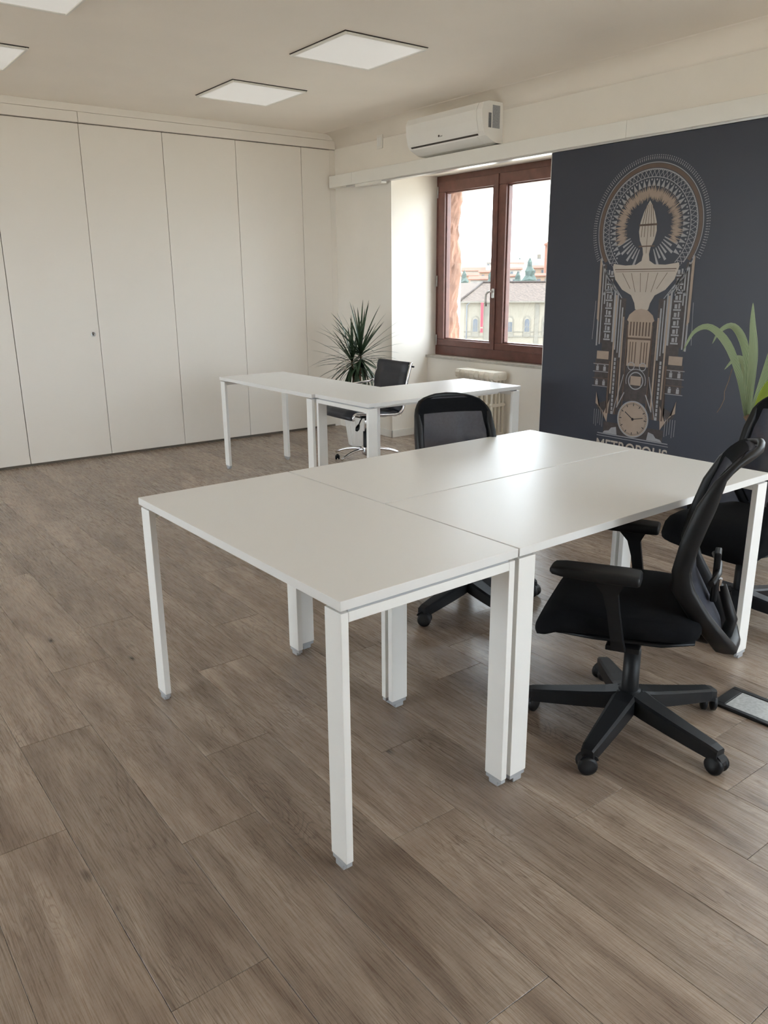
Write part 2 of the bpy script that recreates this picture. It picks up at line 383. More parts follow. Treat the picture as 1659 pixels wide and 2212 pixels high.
# windows ---------------------------------------------------------
def ring_frame(mb, x0, x1, z0, z1, wl, wr, wb, wt, y0, y1, bev=0.004):
    mb.box(x0, x1, y0, y1, z0, z0 + wb, bev); mb.box(x0, x1, y0, y1, z1 - wt, z1, bev)
    mb.box(x0, x0 + wl, y0, y1, z0 + wb, z1 - wt, bev); mb.box(x1 - wr, x1, y0, y1, z0 + wb, z1 - wt, bev)
    return mb
def window(n, a, b_):
    z0, z1 = 0.768, NZ
    f = MB(); ring_frame(f, a, b_, z0, z1, 0.066, 0.066, 0.10, 0.062, YG, YG + 0.07)
    w = struct(f.build('window_%d' % n, M_wood))
    c = (a + b_) / 2
    for k, (s0, s1) in enumerate(((a + 0.05, c - 0.001), (c + 0.001, b_ - 0.05))):
        sw = 0.085
        inner = 0.085 if k == 0 else 0.12
        l, r_ = (sw, 0.045) if k == 0 else (0.115, sw)
        s = MB(); ring_frame(s, s0, s1, z0 + 0.088, z1 - 0.05, l, r_, 0.062, 0.092, YG - 0.022, YG + 0.05, 0.006)
        so = s.build('sash', M_wood, w)
        g0, g1, h0, h1 = s0 + l, s1 - r_, z0 + 0.15, z1 - 0.142
        bd = MB(); ring_frame(bd, g0 - .002, g1 + .002, h0 - .002, h1 + .002, .014, .014, .014, .014, YG + 0.0, YG + 0.046, 0.004)
        bd.build('glazing_bead', M_wood, so)
        MB().box(g0 + .01, g1 - .01, YG + 0.018, YG + 0.022, h0 + .01, h1 - .01).build('pane', M_glass, so)
        for hz in (z0 + 0.14, (z0 + z1) / 2 - .12, z1 - 0.14):
            hx = s0 - 0.004 if k == 0 else s1 + 0.004
            hm = MB(); hm.tube([(hx, YG - 0.028, hz - 0.05), (hx, YG - 0.028, hz + 0.05)], 0.006, 8)
            hm.build('hinge', M_metal, so)
        if k == 0:
            MB().box(s1 - 0.012, s1 + 0.03, YG - 0.032, YG - 0.018, z0 + .09, z1 - .052, .004).build('cover_strip', M_wood, so)
            hz = 1.33
            hb = MB().box(s1 - .006, s1 + .026, YG - 0.044, YG - 0.032, hz - .02, hz + .06, .005)
            hb.tube([(s1 + .01, YG - .04, hz + .035), (s1 + .01, YG - .08, hz + .035), (s1 - .002, YG - .092, hz + .03), (s1 - .022, YG - .094, hz + .01), (s1 - .026, YG - .092, hz - .04), (s1 - .022, YG - .09, hz - .09)], [.009, .009, .010, .010, .009, .008], 10)
            hb.build('window_handle', M_metal, so)
    return w
for i, (a, b_) in enumerate(NICHES): window(i + 1, a, b_)
# right-hand wall windows (behind the camera): plain casements, assumed to brighten the room
for i, (a, b_) in enumerate(RW_ADDED):
    f = MB()
    for (p, q, z0, z1) in ((a, b_, RZ0, RZ0 + .08), (a, b_, RZ1 - .08, RZ1), (a, a + .08, RZ0 + .08, RZ1 - .08), (b_ - .08, b_, RZ0 + .08, RZ1 - .08), ((a + b_) / 2 - .05, (a + b_) / 2 + .05, RZ0 + .08, RZ1 - .08)):
        f.box(XR + .1, XR + .17, p, q, z0, z1, .004)
    w = struct(f.build('window_%d' % (i + 4), M_wood))
    MB().box(XR + .13, XR + .134, a + .06, b_ - .06, RZ0 + .06, RZ1 - .06).build('pane', M_glass, w)
for i, (a, b_) in enumerate(BW_ADDED):  # back-wall windows: assumed, added as extra daylight from behind
    f = MB(); c = (a + b_) / 2
    for (p, q, z0, z1) in ((a, b_, BZ0, BZ0 + .08), (a, b_, BZ1 - .08, BZ1), (a, a + .08, BZ0 + .08, BZ1 - .08), (b_ - .08, b_, BZ0 + .08, BZ1 - .08), (c - .05, c + .05, BZ0 + .08, BZ1 - .08)):
        f.box(p, q, YB - .17, YB - .1, z0, z1, .004)
    w = struct(f.build('window_%d' % (i + 4 + len(RW_ADDED)), M_wood))
    MB().box(a + .06, b_ - .06, YB - .134, YB - .13, BZ0 + .06, BZ1 - .06).build('pane', M_glass, w)
# stucco outer reveal beside the first window
mb = MB(); random.seed(3)
nz, ny = 46, 8
grid = []
for i in range(nz + 1):
    z = 0.55 + (2.9 - 0.55) * i / nz
    edge = 4.60 + 0.02 * math.sin(z * 9) + random.uniform(-.012, .012)
    rowp = [(-3.395 + random.uniform(-.006, .008) if j < ny else -3.43, 4.375 + (edge - 4.375) * j / ny, z) for j in range(ny + 1)]
    rowp += [(-3.62, edge + .012, z), (-3.62, 4.375, z)]
    grid.append(rowp)
mb.loft(grid, smooth=False)
mb.build('stucco_reveal', M_stone, wf)
MB().box(NICHES[0][0], NICHES[0][1], 4.375, 4.70, 0.70, 0.765).build('outer_sill', M_stone, wf)

# panelled partition ------------------------------------------------
M_jnt = mat('joint_grey', srgb(120, 112, 102), .8)
wl = struct(MB().box(XL - 0.3, XL - 0.02, YB, YW + .02, 0, H).build('wall_left', M_jnt))
seams = [-4.20, -3.41, -2.73, -2.05, -1.37, -0.70, -0.02, 0.650, 1.325, 2.012, 2.692, 3.372, 3.693]
for i, (a, b_) in enumerate(zip(seams, seams[1:])):
    g = 0.002 if i != 6 else 0.0035
    top = 2.672
    o = MB().box(XL - 0.02, XL, a + g, b_ - g, 0.022, top - .003, 0.002, 1).build('wall_panel', M_panel, wl)
    if abs(a - 0.650) < .001:
        k = MB().lathe([(0.0, 0.0), (0.021, 0.0), (0.021, 0.004), (0.014, 0.006), (0.013, 0.002), (0.0, 0.002)], 24)
        k.xf(Matrix.Translation((XL, 1.272, 1.05)) @ Matrix.Rotation(PI / 2, 4, 'Y'))
        lk = k.build('lock_rosette', M_metal, o)
        tag(lk, 'round metal lock rosette')
        MB().box(XL + .001, XL + .004, 1.2665, 1.2775, 1.046, 1.054, .001).build('lock_slot', M_gap, lk)
MB().box(XL - 0.02, XL - 0.008, 3.6955, YW, 0.0, 2.672, 0.001).build('jamb_strip', M_panel, wl)
for a, b_ in ((YB, 1.3235), (1.3265, 3.752)):
    MB().box(XL - 0.02, XL + 0.012, a, b_, 2.676, 2.752, 0.002, 1).build('header_board', M_panel, wl)
MB().box(XL - 0.02, XL + 0.006, YB, YW, 2.7545, H, 0.002, 1).build('cornice_board', M_panel, wl)

# sliding panel rail along the window wall -------------------------
RL = tag(empty('panel_rail', (0, YW, 2.325), 0, 'long white sliding-panel rail running across the window wall', 'rail'))
for a, b_ in ((XL + 0.03, -3.9), (-3.9, -0.86), (-0.86, XR)):
    MB().box(a + .0006, b_ - .0006, -0.10, 0, 0.0, 0.105, 0.002, 1).build('rail_cover', M_white, RL)
MB().box(XL + 0.3, XR, -0.085, -0.02, -0.012, 0.0).build('track', M_metal, RL)
MB().box(-3.86, -3.46, -0.09, -0.03, -0.026, 0.0, .002).build('stop_block', M_white, RL)

# sliding panel with printed ornament ------------------------------
PX0, PX1, PYF = -1.49, 0.25, 3.685
panel = MB().box(PX0, PX1, PYF, PYF + 0.022, 0.015, 2.312, 0.001, 1).build('printed_sliding_panel', M_navy)
tag(panel, 'navy sliding panel printed with a beige art deco ornament, beside the window', 'panel')
MB().box(PX0 - 0.004, PX0, PYF - .001, PYF + 0.023, 0.015, 2.312).build('edge_strip', M_white, panel)
MB().box(PX0 + .2, PX0 + .3, PYF + 0.004, PYF + 0.014, 2.31, 2.3128).build('hanger', M_metal, panel)
LAY = [0.0]
def newlayer(): LAY[0] += 0.0004
AX = -0.655
class Art(MB):
    def p(s, pts):      # polygon given as (u, z) about the ornament's axis
        y = PYF - 0.0004 - LAY[0]
        s.quad([(AX + u, y, z) for u, z in pts]); return s
    def sym(s, pts): s.p(pts); s.p([(-u, z) for u, z in pts[::-1]]); return s
    def ring(s, c, r0, r1, a0=0, a1=360, n=64, sx=1.0):
        for i in range(n):
            t0 = math.radians(a0 + (a1 - a0) * i / n); t1 = math.radians(a0 + (a1 - a0) * (i + 1) / n)
            q = [(c[0] + r * sx * math.cos(t), c[1] + r * math.sin(t)) for r, t in ((r0, t0), (r1, t0), (r1, t1), (r0, t1))]
            s.p(q)
        return s
    def disc(s, c, r, n=36, sx=1.0): return s.p([(c[0] + r * sx * math.cos(2 * PI * i / n), c[1] + r * math.sin(2 * PI * i / n)) for i in range(n)])
    def rect(s, u0, u1, z0, z1): return s.p([(u0, z0), (u1, z0), (u1, z1), (u0, z1)])
    def srect(s, u0, u1, z0, z1): s.rect(u0, u1, z0, z1); s.rect(-u1, -u0, z0, z1); return s
    def line(s, a, b_, w):
        d = Vector((b_[0] - a[0], b_[1] - a[1])); n = Vector((-d.y, d.x)).normalized() * w / 2
        return s.p([(a[0] + n.x, a[1] + n.y), (a[0] - n.x, a[1] - n.y), (b_[0] - n.x, b_[1] - n.y), (b_[0] + n.x, b_[1] + n.y)])
    def sline(s, a, b_, w): s.line(a, b_, w); s.line((-a[0], a[1]), (-b_[0], b_[1]), w); return s
HC = (0.0, 1.775)
def pol(r, a, c=HC): return (c[0] + r * math.cos(a), c[1] + r * math.sin(a))
def done(art, name, m):
    o = art.build(name, m, panel); newlayer(); return o
A = Art()
for u0, u1, z0_, z1_ in ((.125, .235, .56, 1.34), (.235, .300, .94, 1.50), (.300, .352, 1.04, 1.56), (.095, .125, .60, 1.20), (.235, .345, .74, .93)): A.srect(u0, u1, z0_, z1_)
A.rect(-.095, .095, .66, .95); A.rect(-.24, .24, .42, .50)
A.sym([(.20, .66), (.24, .52), (.31, .60), (.325, .72), (.30, .62)])
done(A, 'print_ground', mat('umber_print', srgb(62, 54, 54), .42, var=.25, vscale=40))
# halo: double row of dashes, rim bands, lattice, petals, feather ring
A = Art()
for i in range(112):
    a = math.radians(-27 + 234 * i / 111)
    A.line(pol(.405, a), pol(.421, a), .004); A.line(pol(.425, a), pol(.431, a), .005)
A.ring(HC, .384, .389, -30, 210, 80); A.ring(HC, .345, .352, -38, 218, 80); A.ring(HC, .300, .305, -45, 225, 80)
for i in range(52):
    a = math.radians(-44 + 268 * i / 51); da = math.radians(2.62)
    for sgn in (1, -1):
        prev = pol(.305, a - sgn * da)
        for k in range(1, 5):
            t = k / 4; q = pol(.305 + .040 * math.sin(t * PI / 2), a - sgn * da + sgn * da * 2 * t * .9)
            A.line(prev, q, .0032); prev = q
for i in range(34):
    a = math.radians(-35 + 250 * i / 33)
    A.p([pol(.250, a - .05), pol(.298, a), pol(.250, a + .05)])
    A.disc(pol(.287, a + .065), .006, 10)
for i in range(7):
    for sg in (1, -1):
        a = math.radians(270 + sg * (22 + i * 7.2))
        A.p([pol(.14, a - .02), pol(.245 - .004 * (i % 2) * 8, a - .035), pol(.245 - .004 * (i % 2) * 8, a + .035), pol(.14, a + .02)])
HALO = A
A = Art()
A.ring(HC, .356, .381, -33, 213, 80)
done(A, 'print_halo_band', M_brownp)
A = Art(); random.seed(11)
for i in range(150):
    a = math.radians(-25 + 230 * i / 149); ro = random.uniform(.236, .268); ri = random.uniform(.158, .185); wd = random.uniform(.010, .026)
    A.p([pol(ri, a - wd * .3), pol((ri + ro) / 2, a - wd), pol(ro, a + random.uniform(-.03, .03)), pol((ri + ro) / 2, a + wd), pol(ri, a + wd * .3)]); LAY[0] += 1e-7
done(A, 'print_feather_ring', M_tan)
# plain generic centre piece: an urn-like form in place of the pictured figure
A = Art()
urn = [(0, 1.94), (.016, 1.915), (.040, 1.87), (.060, 1.81), (.066, 1.755), (.054, 1.70), (.030, 1.655), (.022, 1.615), (.030, 1.575), (.070, 1.552), (.150, 1.548), (.246, 1.560), (.250, 1.535), (.225, 1.460), (.165, 1.395), (.090, 1.36), (.060, 1.31), (.050, 1.27), (0, 1.255)]
A.p(urn + [(-u, z) for u, z in urn[-2:0:-1]])
done(A, 'print_urn', M_pale)
A = Art()
A.sline((.0, 1.925), (.0, 1.62), .003)
for u in (.022, .042): A.sline((u * .5, 1.915), (u, 1.80), .004); A.sline((u, 1.80), (u * 1.1, 1.72), .004)
A.rect(-.066, .066, 1.788, 1.800); A.rect(-.060, .060, 1.660, 1.668); A.rect(-.232, .232, 1.520, 1.526); A.rect(-.226, .226, 1.508, 1.511); A.sline((.03, 1.50), (.02, 1.38), .0035); A.sline((.10, 1.50), (.06, 1.38), .0035); A.sline((.17, 1.50), (.10, 1.40), .0035)
done(A, 'print_urn_lines', M_brownp)
# stepped columns left and right
A = HALO
for u, z0, z1, wd in ((.345, 1.02, 1.60, .012), (.322, 1.03, 1.56, .010), (.300, 1.30, 1.52, .010), (.215, 1.05, 1.40, .014), (.190, 1.00, 1.37, .010), (.168, .98, 1.33, .009), (.148, 0.95, 1.28, .012)):
    A.srect(u - wd / 2, u + wd / 2, z0, z1)
for i in range(9):
    z = 1.06 + i * .052
    A.srect(.235, .290, z, z + .010); A.srect(.243, .262, z + .014, z + .040); A.srect(.270, .282, z + .014, z + .046)
for a0 in (0,):
    A.ring((0.275, 1.36), .030, .040, 0, 180, 16); A.ring((-0.275, 1.36), .030, .040, 0, 180, 16)
for k in range(4): A.sline((.345 - k * .02, 1.58 - k * .03), (.25 - k * .03, 1.40 - k * .02), .006)
for u in (.350,): A.sline((.372, 1.32), (.385, 1.06), .003)
done(A, 'print_ornament', M_line)
A = Art()
A.sym([(.338, 1.56), (.356, 1.60), (.356, 1.20), (.338, 1.18)]); A.srect(.196, .208, .70, 1.36); A.srect(.128, .140, .62, 1.22)
A.sym([(.235, .985), (.335, .985), (.335, .93), (.235, .93)])
A.sym([(.20, .66), (.215, .50), (.28, .60), (.318, .62), (.318, .70), (.290, .60), (.245, .56)])
# tower
A.p([(-.105, 1.20), (-.09, 1.235), (-.05, 1.265), (0, 1.275), (.05, 1.265), (.09, 1.235), (.105, 1.20), (.092, 1.19), (.085, .90), (-.085, .90), (-.092, 1.19)])
done(A, 'print_tower', M_tan)
A = Art()
for i in range(7): A.rect(-.078 + i * .024, -.066 + i * .024, 1.10, 1.19)
A.rect(-.10, .10, 1.075, 1.088)
for u in (.018, .042, .062): A.srect(u, u + .008, .92, 1.06)
A.srect(.092, .100, .62, 1.17); A.srect(.150, .160, .56, .93)
A.srect(.215, .228, .56, .92)
for z in (.90, .845, .80, .745): A.srect(.225, .36, z - .004, z)
done(A, 'print_tower_bars', M_brownp)
A = Art()
for z in (.850, .750):
    for u in (.250, .310): A.srect(u, u + .022, z, z + .030); A.srect(u + .004, u + .018, z + .033, z + .040)
for z in (.897, .845, .745): A.srect(.228, .358, z - .004, z)
A.ring((0, .805), .052, .060, 0, 360, 40); A.ring((0, .805), .075, .080, -20, 200, 40); A.ring((.045, .90), .022, .028, 0, 360, 24); A.ring((-.045, .90), .022, .028, 0, 360, 24)
A.sline((.085, .72), (.14, .61), .008); A.sline((.10, .84), (.17, .56), .006)
for i in range(14): A.srect(.172, .186, .56 + i * .028, .582 + i * .028)
for i in range(5): A.srect(.25 + i * .018, .253 + i * .018, .46 + .01 * (i % 3), .58)
A.sym([(.0, .412), (.285, .412), (.285, .418), (.0, .418)]); A.sym([(.0, .396), (.29, .396), (.29, .400), (.0, .400)])
A.sym([(.12, .420), (.24, .420), (.225, .436), (.19, .442), (.17, .465), (.13, .475)])
done(A, 'print_shelves', M_line)
# dial
A = Art(); A.disc((0, .545), .125, 48); done(A, 'print_dial_rim', M_line)
A = Art(); A.disc((0, .545), .116, 48); A.rect(-.052 * .8, .052 * .8, .775, .835); done(A, 'print_dial', M_tan)
A = Art()
for i in range(60):
    a = 2 * PI * i / 60
    A.line(pol(.100 if i % 5 else .090, a, (0, .545)), pol(.110, a, (0, .545)), .003 if i % 5 else .006)
A.line((0, .545), (-.065, .590), .006); A.line((0, .545), (.080, .562), .005); A.disc((0, .545), .010, 16)
done(A, 'print_dial_marks', M_inkp)
# lettering
fc = bpy.data.curves.new('lettering', 'FONT'); fc.body = 'METROPOLIS'; fc.size = 0.115; fc.align_x = 'CENTER'; fc.offset = 0.0015
to = bpy.data.objects.new('lettering_tmp', fc); COL.objects.link(to)
bpy.context.view_layer.update()
me = bpy.data.meshes.new_from_object(to.evaluated_get(bpy.context.evaluated_depsgraph_get())); bpy.data.objects.remove(to)
me.materials.append(M_pale)
xs = [v.co.x for v in me.vertices]; k = 0.575 / (max(xs) - min(xs))
lo = add('print_lettering', me, panel, (AX, PYF - 0.0006 - LAY[0], 0.296), (PI / 2, 0, 0), (k, 1, 1))

# ================================================================= CEILING LIGHTS
lights = [(-2.11, 1.955, 'square ceiling light panel nearest the wall air conditioner'), (-3.49, 1.96, 'square ceiling light panel in front of the partition, second from the window wall row'),
          (-2.11, 0.02, 'square ceiling light panel cut by the top edge of the picture'), (-3.49, 0.02, 'square ceiling light panel cut by the left edge of the picture')]
lights[1] = (-3.49, 1.96, 'square ceiling light panel near the middle of the cream partition')
fr_me = MB(); fr_me.box(0, .6, 0, .016, -.012, 0, .002, 1).box(0, .6, .584, .6, -.012, 0, .002, 1).box(0, .016, .016, .584, -.012, 0, .002, 1).box(.584, .6, .016, .584, -.012, 0, .002, 1)
fr_me = fr_me.data('frame', M_white)
df_me = MB().box(.016, .584, .016, .584, -.007, -.004).data('diffuser', M_diff)
bk_me = MB().box(-.004, .604, -.004, .604, -.003, 0).data('mounting_plate', M_gap)
for x, y, lab in lights:
    e = empty('ceiling_light', (x, y, H - .010 if False else H), 0, lab, 'ceiling light', 'recessed ceiling light panels')
    add('frame', fr_me, e, (0, 0, -.004)); add('diffuser', df_me, e, (0, 0, -.004)); add('mounting_plate', bk_me, e)

# ================================================================= AIR CONDITIONER
ac = empty('air_conditioner', (-2.95, YW, 2.45), 0, 'white split air conditioner mounted above the window', 'air conditioner')
prof = [(0, 0.0), (-.05, -.0), (-.085, .005), (-.175, .045), (-.195, .075), (-.212, .15), (-.215, .22), (-.195, .265), (-.15, .28), (0, .28)]
MB().prism(prof, 0, 0.0, .89, smooth=False).build('body', M_ac, ac)
front = [(-.190, .062), (-.2005, .078), (-.2175, .15), (-.2205, .222), (-.200, .268), (-.196, .266), (-.214, .22), (-.210, .15), (-.192, .08)]
MB().prism(front, 0, 0.004, .835, smooth=False).build('front_cover', M_ac, ac)
MB().prism([(-.178, .050), (-.190, .062), (-.186, .064), (-.172, .052)], 0, .03, .82).build('air_slot', M_gap, ac)
MB().prism([(-.085, .002), (-.172, .040), (-.176, .046), (-.088, .009)], 0, .05, .80).build('louvre', M_ac, ac)
ecap = MB().prism([(q * 1.008, z * 1.004) for q, z in prof], 0, .839, .892)
ecap.build('end_cap', M_ac, ac)
MB().box(.8925, .894, -.11, -.035, .10, .255).build('rating_label', M_label, ac)
MB().box(.8925, .894, -.150, -.122, .10, .20).build('energy_label', mat('dark_label', srgb(110, 112, 118), .5, var=.5, vscale=200), ac)
lgm = MB().lathe([(0, 0), (.0085, 0), (.0085, .001), (0, .001)], 18)
lgm.xf(Matrix.Translation((.40, -.2075, .10)) @ Matrix.Rotation(PI / 2, 4, 'X'))
lgm.build('brand_mark', M_gap, ac)
fc = bpy.data.curves.new('logo', 'FONT'); fc.body = 'LG'; fc.size = 0.024; fc.offset = 0.0006
to = bpy.data.objects.new('logo_tmp', fc); COL.objects.link(to); bpy.context.view_layer.update()
me = bpy.data.meshes.new_from_object(to.evaluated_get(bpy.context.evaluated_depsgraph_get())); bpy.data.objects.remove(to); me.materials.append(M_gap)
add('brand_lettering', me, ac, (.412, -.2082, .092), (PI / 2 - .23, 0, 0))

# switch plate and sockets
def plate(name, x, z, w_, h_, label, slots):
    e = empty(name, (x, YW, z), 0, label, 'socket' if 'socket' in name else 'switch')
    MB().box(0, w_, -.009, 0, 0, h_, .003).build('cover_plate', M_white, e)
    for q in range(slots):
        sx = w_ * (.18 + .64 * q / max(1, slots)); MB().box(sx, sx + w_ * .64 / slots - .003, -.0125, -.008, h_ * .2, h_ * .8, .002).build('module', M_ac, e)
    return e
plate('wall_switch', -3.63, 2.60, .085, .115, 'small white switch plate high on the wall left of the air conditioner', 2)
sk = plate('wall_socket', -4.20, .13, .12, .08, 'small white socket low on the wall behind the potted dracaena', 3)

# ================================================================= RADIATOR
rad = empty('radiator', (-2.80, 4.075, 0), 0, 'white cast-iron column radiator under the window', 'radiator')
sec = MB(); SP = .062
for k in range(4):
    yy = -.066 + k * .044
    sec.loft([[(SP / 2 + rx * math.cos(2 * PI * i / 10), yy + ry * math.sin(2 * PI * i / 10), z) for i in range(10)] for z, rx, ry in ((.13, .018, .013), (.16, .014, .010), (.40, .013, .010), (.62, .014, .010), (.66, .020, .015), (.685, .016, .011))])
hd = [(-.085, .11), (-.085, .14), (-.07, .165), (.07, .165), (.085, .14), (.085, .11), (.07, .095), (-.07, .095)]
sec.prism(hd, 0, .008, SP - .008)
sec.prism([(y_, z_ + .53) for y_, z_ in hd], 0, .006, SP - .006)
sec.prism([(y_, z_ * .4 + .36) for y_, z_ in hd], 0, .016, SP - .016)
sec.tube([(-.001, 0, .13), (SP + .001, 0, .13)], .02, 10); sec.tube([(-.001, 0, .66), (SP + .001, 0, .66)], .02, 10)
sec_me = sec.data('radiator_section', M_rad)
NS = 8
for i in range(NS): add('radiator_section', sec_me, rad, (i * SP, 0, 0))
for xx in (.03, NS * SP - .03): MB().box(xx - .015, xx + .015, -.07, .07, 0, .10, .004).build('foot', M_rad, rad)
MB().tube([(NS * SP, 0, .13), (NS * SP + .06, 0, .13), (NS * SP + .06, 0, 0)], .011, 8).build('pipe', M_rad, rad)

# ================================================================= DESKS
def desk(name, loc, rz, LX, LY, along, HT, label, group):
    """along = axis of the long side; end frames stand at the two short ends."""
    e = empty(name, loc, rz, label, 'desk', group)
    MB().box(0.001, LX - .001, 0.001, LY - .001, HT - .025, HT, .0015, 2).build('tabletop', M_desk, e)
    FT = HT - .025 - .009
    d, t_, i_ = .068, .022, .006
    def bx(mb, u0, u1, v0, v1, z0, z1, bev=0.002):
        if along == 'x': mb.box(u0, u1, v0, v1, z0, z1, bev, 2)
        else: mb.box(v0, v1, u0, u1, z0, z1, bev, 2)
        return mb
    LU, LV = (LX, LY) if along == 'x' else (LY, LX)
    for u in (i_, LU - i_ - d):
        bx(MB(), u, u + d, i_ + t_, LV - i_ - t_, FT - .026, FT).build('cross_beam', M_steel, e)
        bx(MB(), u + .004, u + d - .004, .03, LV - .03, FT, HT - .0245, 0).build('spacer', M_foot, e)
        for v in (i_, LV - i_ - t_):
            lg = bx(MB(), u, u + d, v, v + t_, .028, FT).build('leg', M_steel, e)
            f = MB(); bx(f, u + .002, u + d - .002, v + .002, v + t_ - .002, .014, .030, .002); bx(f, u + .016, u + d - .016, v + .001, v + t_ - .001, 0, .016, .003)
            f.build('foot', M_foot, lg)
    for v in (LV * .28, LV * .72):
        bx(MB(), i_ + d, LU - i_ - d, v - .02, v + .02, FT - .03, FT - .002).build('rail', M_steel, e)
    return e
TH = 0.018789
def rot(x, y): return (x * math.cos(TH) - y * math.sin(TH), x * math.sin(TH) + y * math.cos(TH), 0)
HT = 0.755
desk('office_desk', rot(0, 0), TH, 1.2, .6, 'x', HT, 'white desk in front, standing crosswise at the end of the joined pair', 'white desks of the front block')
desk('office_desk', rot(0, .604), TH, .598, 1.388, 'y', HT, 'white desk of the joined pair, on the far side before the mesh chair', 'white desks of the front block')
desk('office_desk', rot(.602, .604), TH, .598, 1.388, 'y', HT, 'white desk of the joined pair, on the near side above the tucked chair', 'white desks of the front block')
desk('office_desk', (-3.245, 1.885, 0), 0.010, 1.345, .585, 'x', .741, 'white desk standing lengthwise nearest the cream partition', 'white desks of the L at the back')
desk('office_desk', (-1.892, 1.92, 0), 0.006, .595, 1.345, 'y', .744, 'white desk in front of the radiator and window, forming the L at the back', 'white desks of the L at the back')

# ================================================================= TASK CHAIRS
def bez(t, P):
    for i in range(len(P) - 1):
        if t <= P[i + 1][0]:
            a, b_ = P[i], P[i + 1]; k = (t - a[0]) / (b_[0] - a[0]); return [a[j] + (b_[j] - a[j]) * k for j in range(1, len(a))]
    return list(P[-1][1:])
BK = [(.36, -.235, .09), (.42, -.222, .150), (.50, -.178, .182), (.58, -.135, .196), (.64, -.128, .200), (.72, -.142, .202), (.84, -.176, .198), (.92, -.202, .190), (.955, -.222, .178), (.982, -.240, .150), (.996, -.250, .110), (1.005, -.258, .055)]
def backx(v, z):
    x, hw = bez(z, BK); return x - .045 * (1 - min(1, abs(v) / .20) ** 2)
def sect(c, hw, zt, zb, n=4.0, k=20, tilt=0):
    out = []
    for i in range(k):
        a = 2 * PI * i / k; ca, sa = math.cos(a), math.sin(a)
        out.append((c, hw * math.copysign(abs(ca) ** (2 / n), ca), (zt + zb) / 2 + (zt - zb) / 2 * math.copysign(abs(sa) ** (2 / n), sa)))
    return out
def caster_meshes():
    hood = MB(); hood.tube([(0, 0, .050), (0, 0, .062)], .010, 10)
    hood.prism([(-.026 * math.cos(t), .030 + .026 * math.sin(t)) for t in [i * PI / 8 for i in range(-1, 8)]], 1, -.013, .013)
    hood = hood.data('caster', M_blk)
    wh = MB().lathe([(0, 0), (.018, 0), (.0245, .004), (.0250, .009), (.0245, .015), (.018, .018), (0, .018)], 20).xf(Matrix.Rotation(PI / 2, 4, 'X')).data('wheel', M_blk)
    return hood, wh
CAST, WHEEL = caster_meshes()
def star_base(e, R, chrome, zh=.125, ze=.088, rot0=0.0, cast_rot=None):
    m = M_chrome if chrome else M_blk
    hub = MB().lathe([(.0, .07), (.034, .07), (.040, .085), (.042, .125), (.036, .14), (.0, .14)], 20).build('base_hub', m, e)
    if not chrome:
        ar = MB(); rings = []
        for t in (0, .15, .4, .7, .92, 1.0):
            x = .030 + (R - .030) * t; hw = .040 - .017 * t; zt = zh + .014 - (zh + .014 - ze) * t ** .8; th = .058 - .016 * t
            if t == 1.0: zt -= .004; hw -= .003
            rings.append([(x, -hw, zt - th), (x, hw, zt - th), (x, hw, zt - .006), (x, hw * .72, zt), (x, -hw * .72, zt), (x, -hw, zt - .006)])
        ar.loft(rings, smooth=False)
        ar.tube([(R - .014, 0, .055), (R - .014, 0, ze - .01)], .014, 12)
        am = ar.data('base_arm', m)
    else:
        ar = MB(); pth = []
        for i in range(9):
            t = i / 8; pth.append((.03 + (R - .03) * t, 0, .115 - .0 * t - .05 * t ** 2.6))
        ar.tube(pth, [.014 - .004 * i / 8 for i in range(9)], 10); am = ar.data('base_arm', m)
    for k in range(5):
        a = rot0 + 2 * PI * k / 5
        add('base_arm', am, e, (0, 0, 0), (0, 0, a))
        ca = (cast_rot[k] if cast_rot else a + 1.2 + k)
        c = add('caster', CAST, e, ((R - .014) * math.cos(a), (R - .014) * math.sin(a), 0), (0, 0, ca), (1.22, 1.22, 1.22) if not chrome else (.9, .9, .75))
        c.location.z = 0.0
        for s in (-1, 1): add('wheel', WHEEL, c, (-.004, .010 if s > 0 else .010 - .002 + .0, .025) if False else (-.004, s * .013 + (.009 if s > 0 else .009), .025))
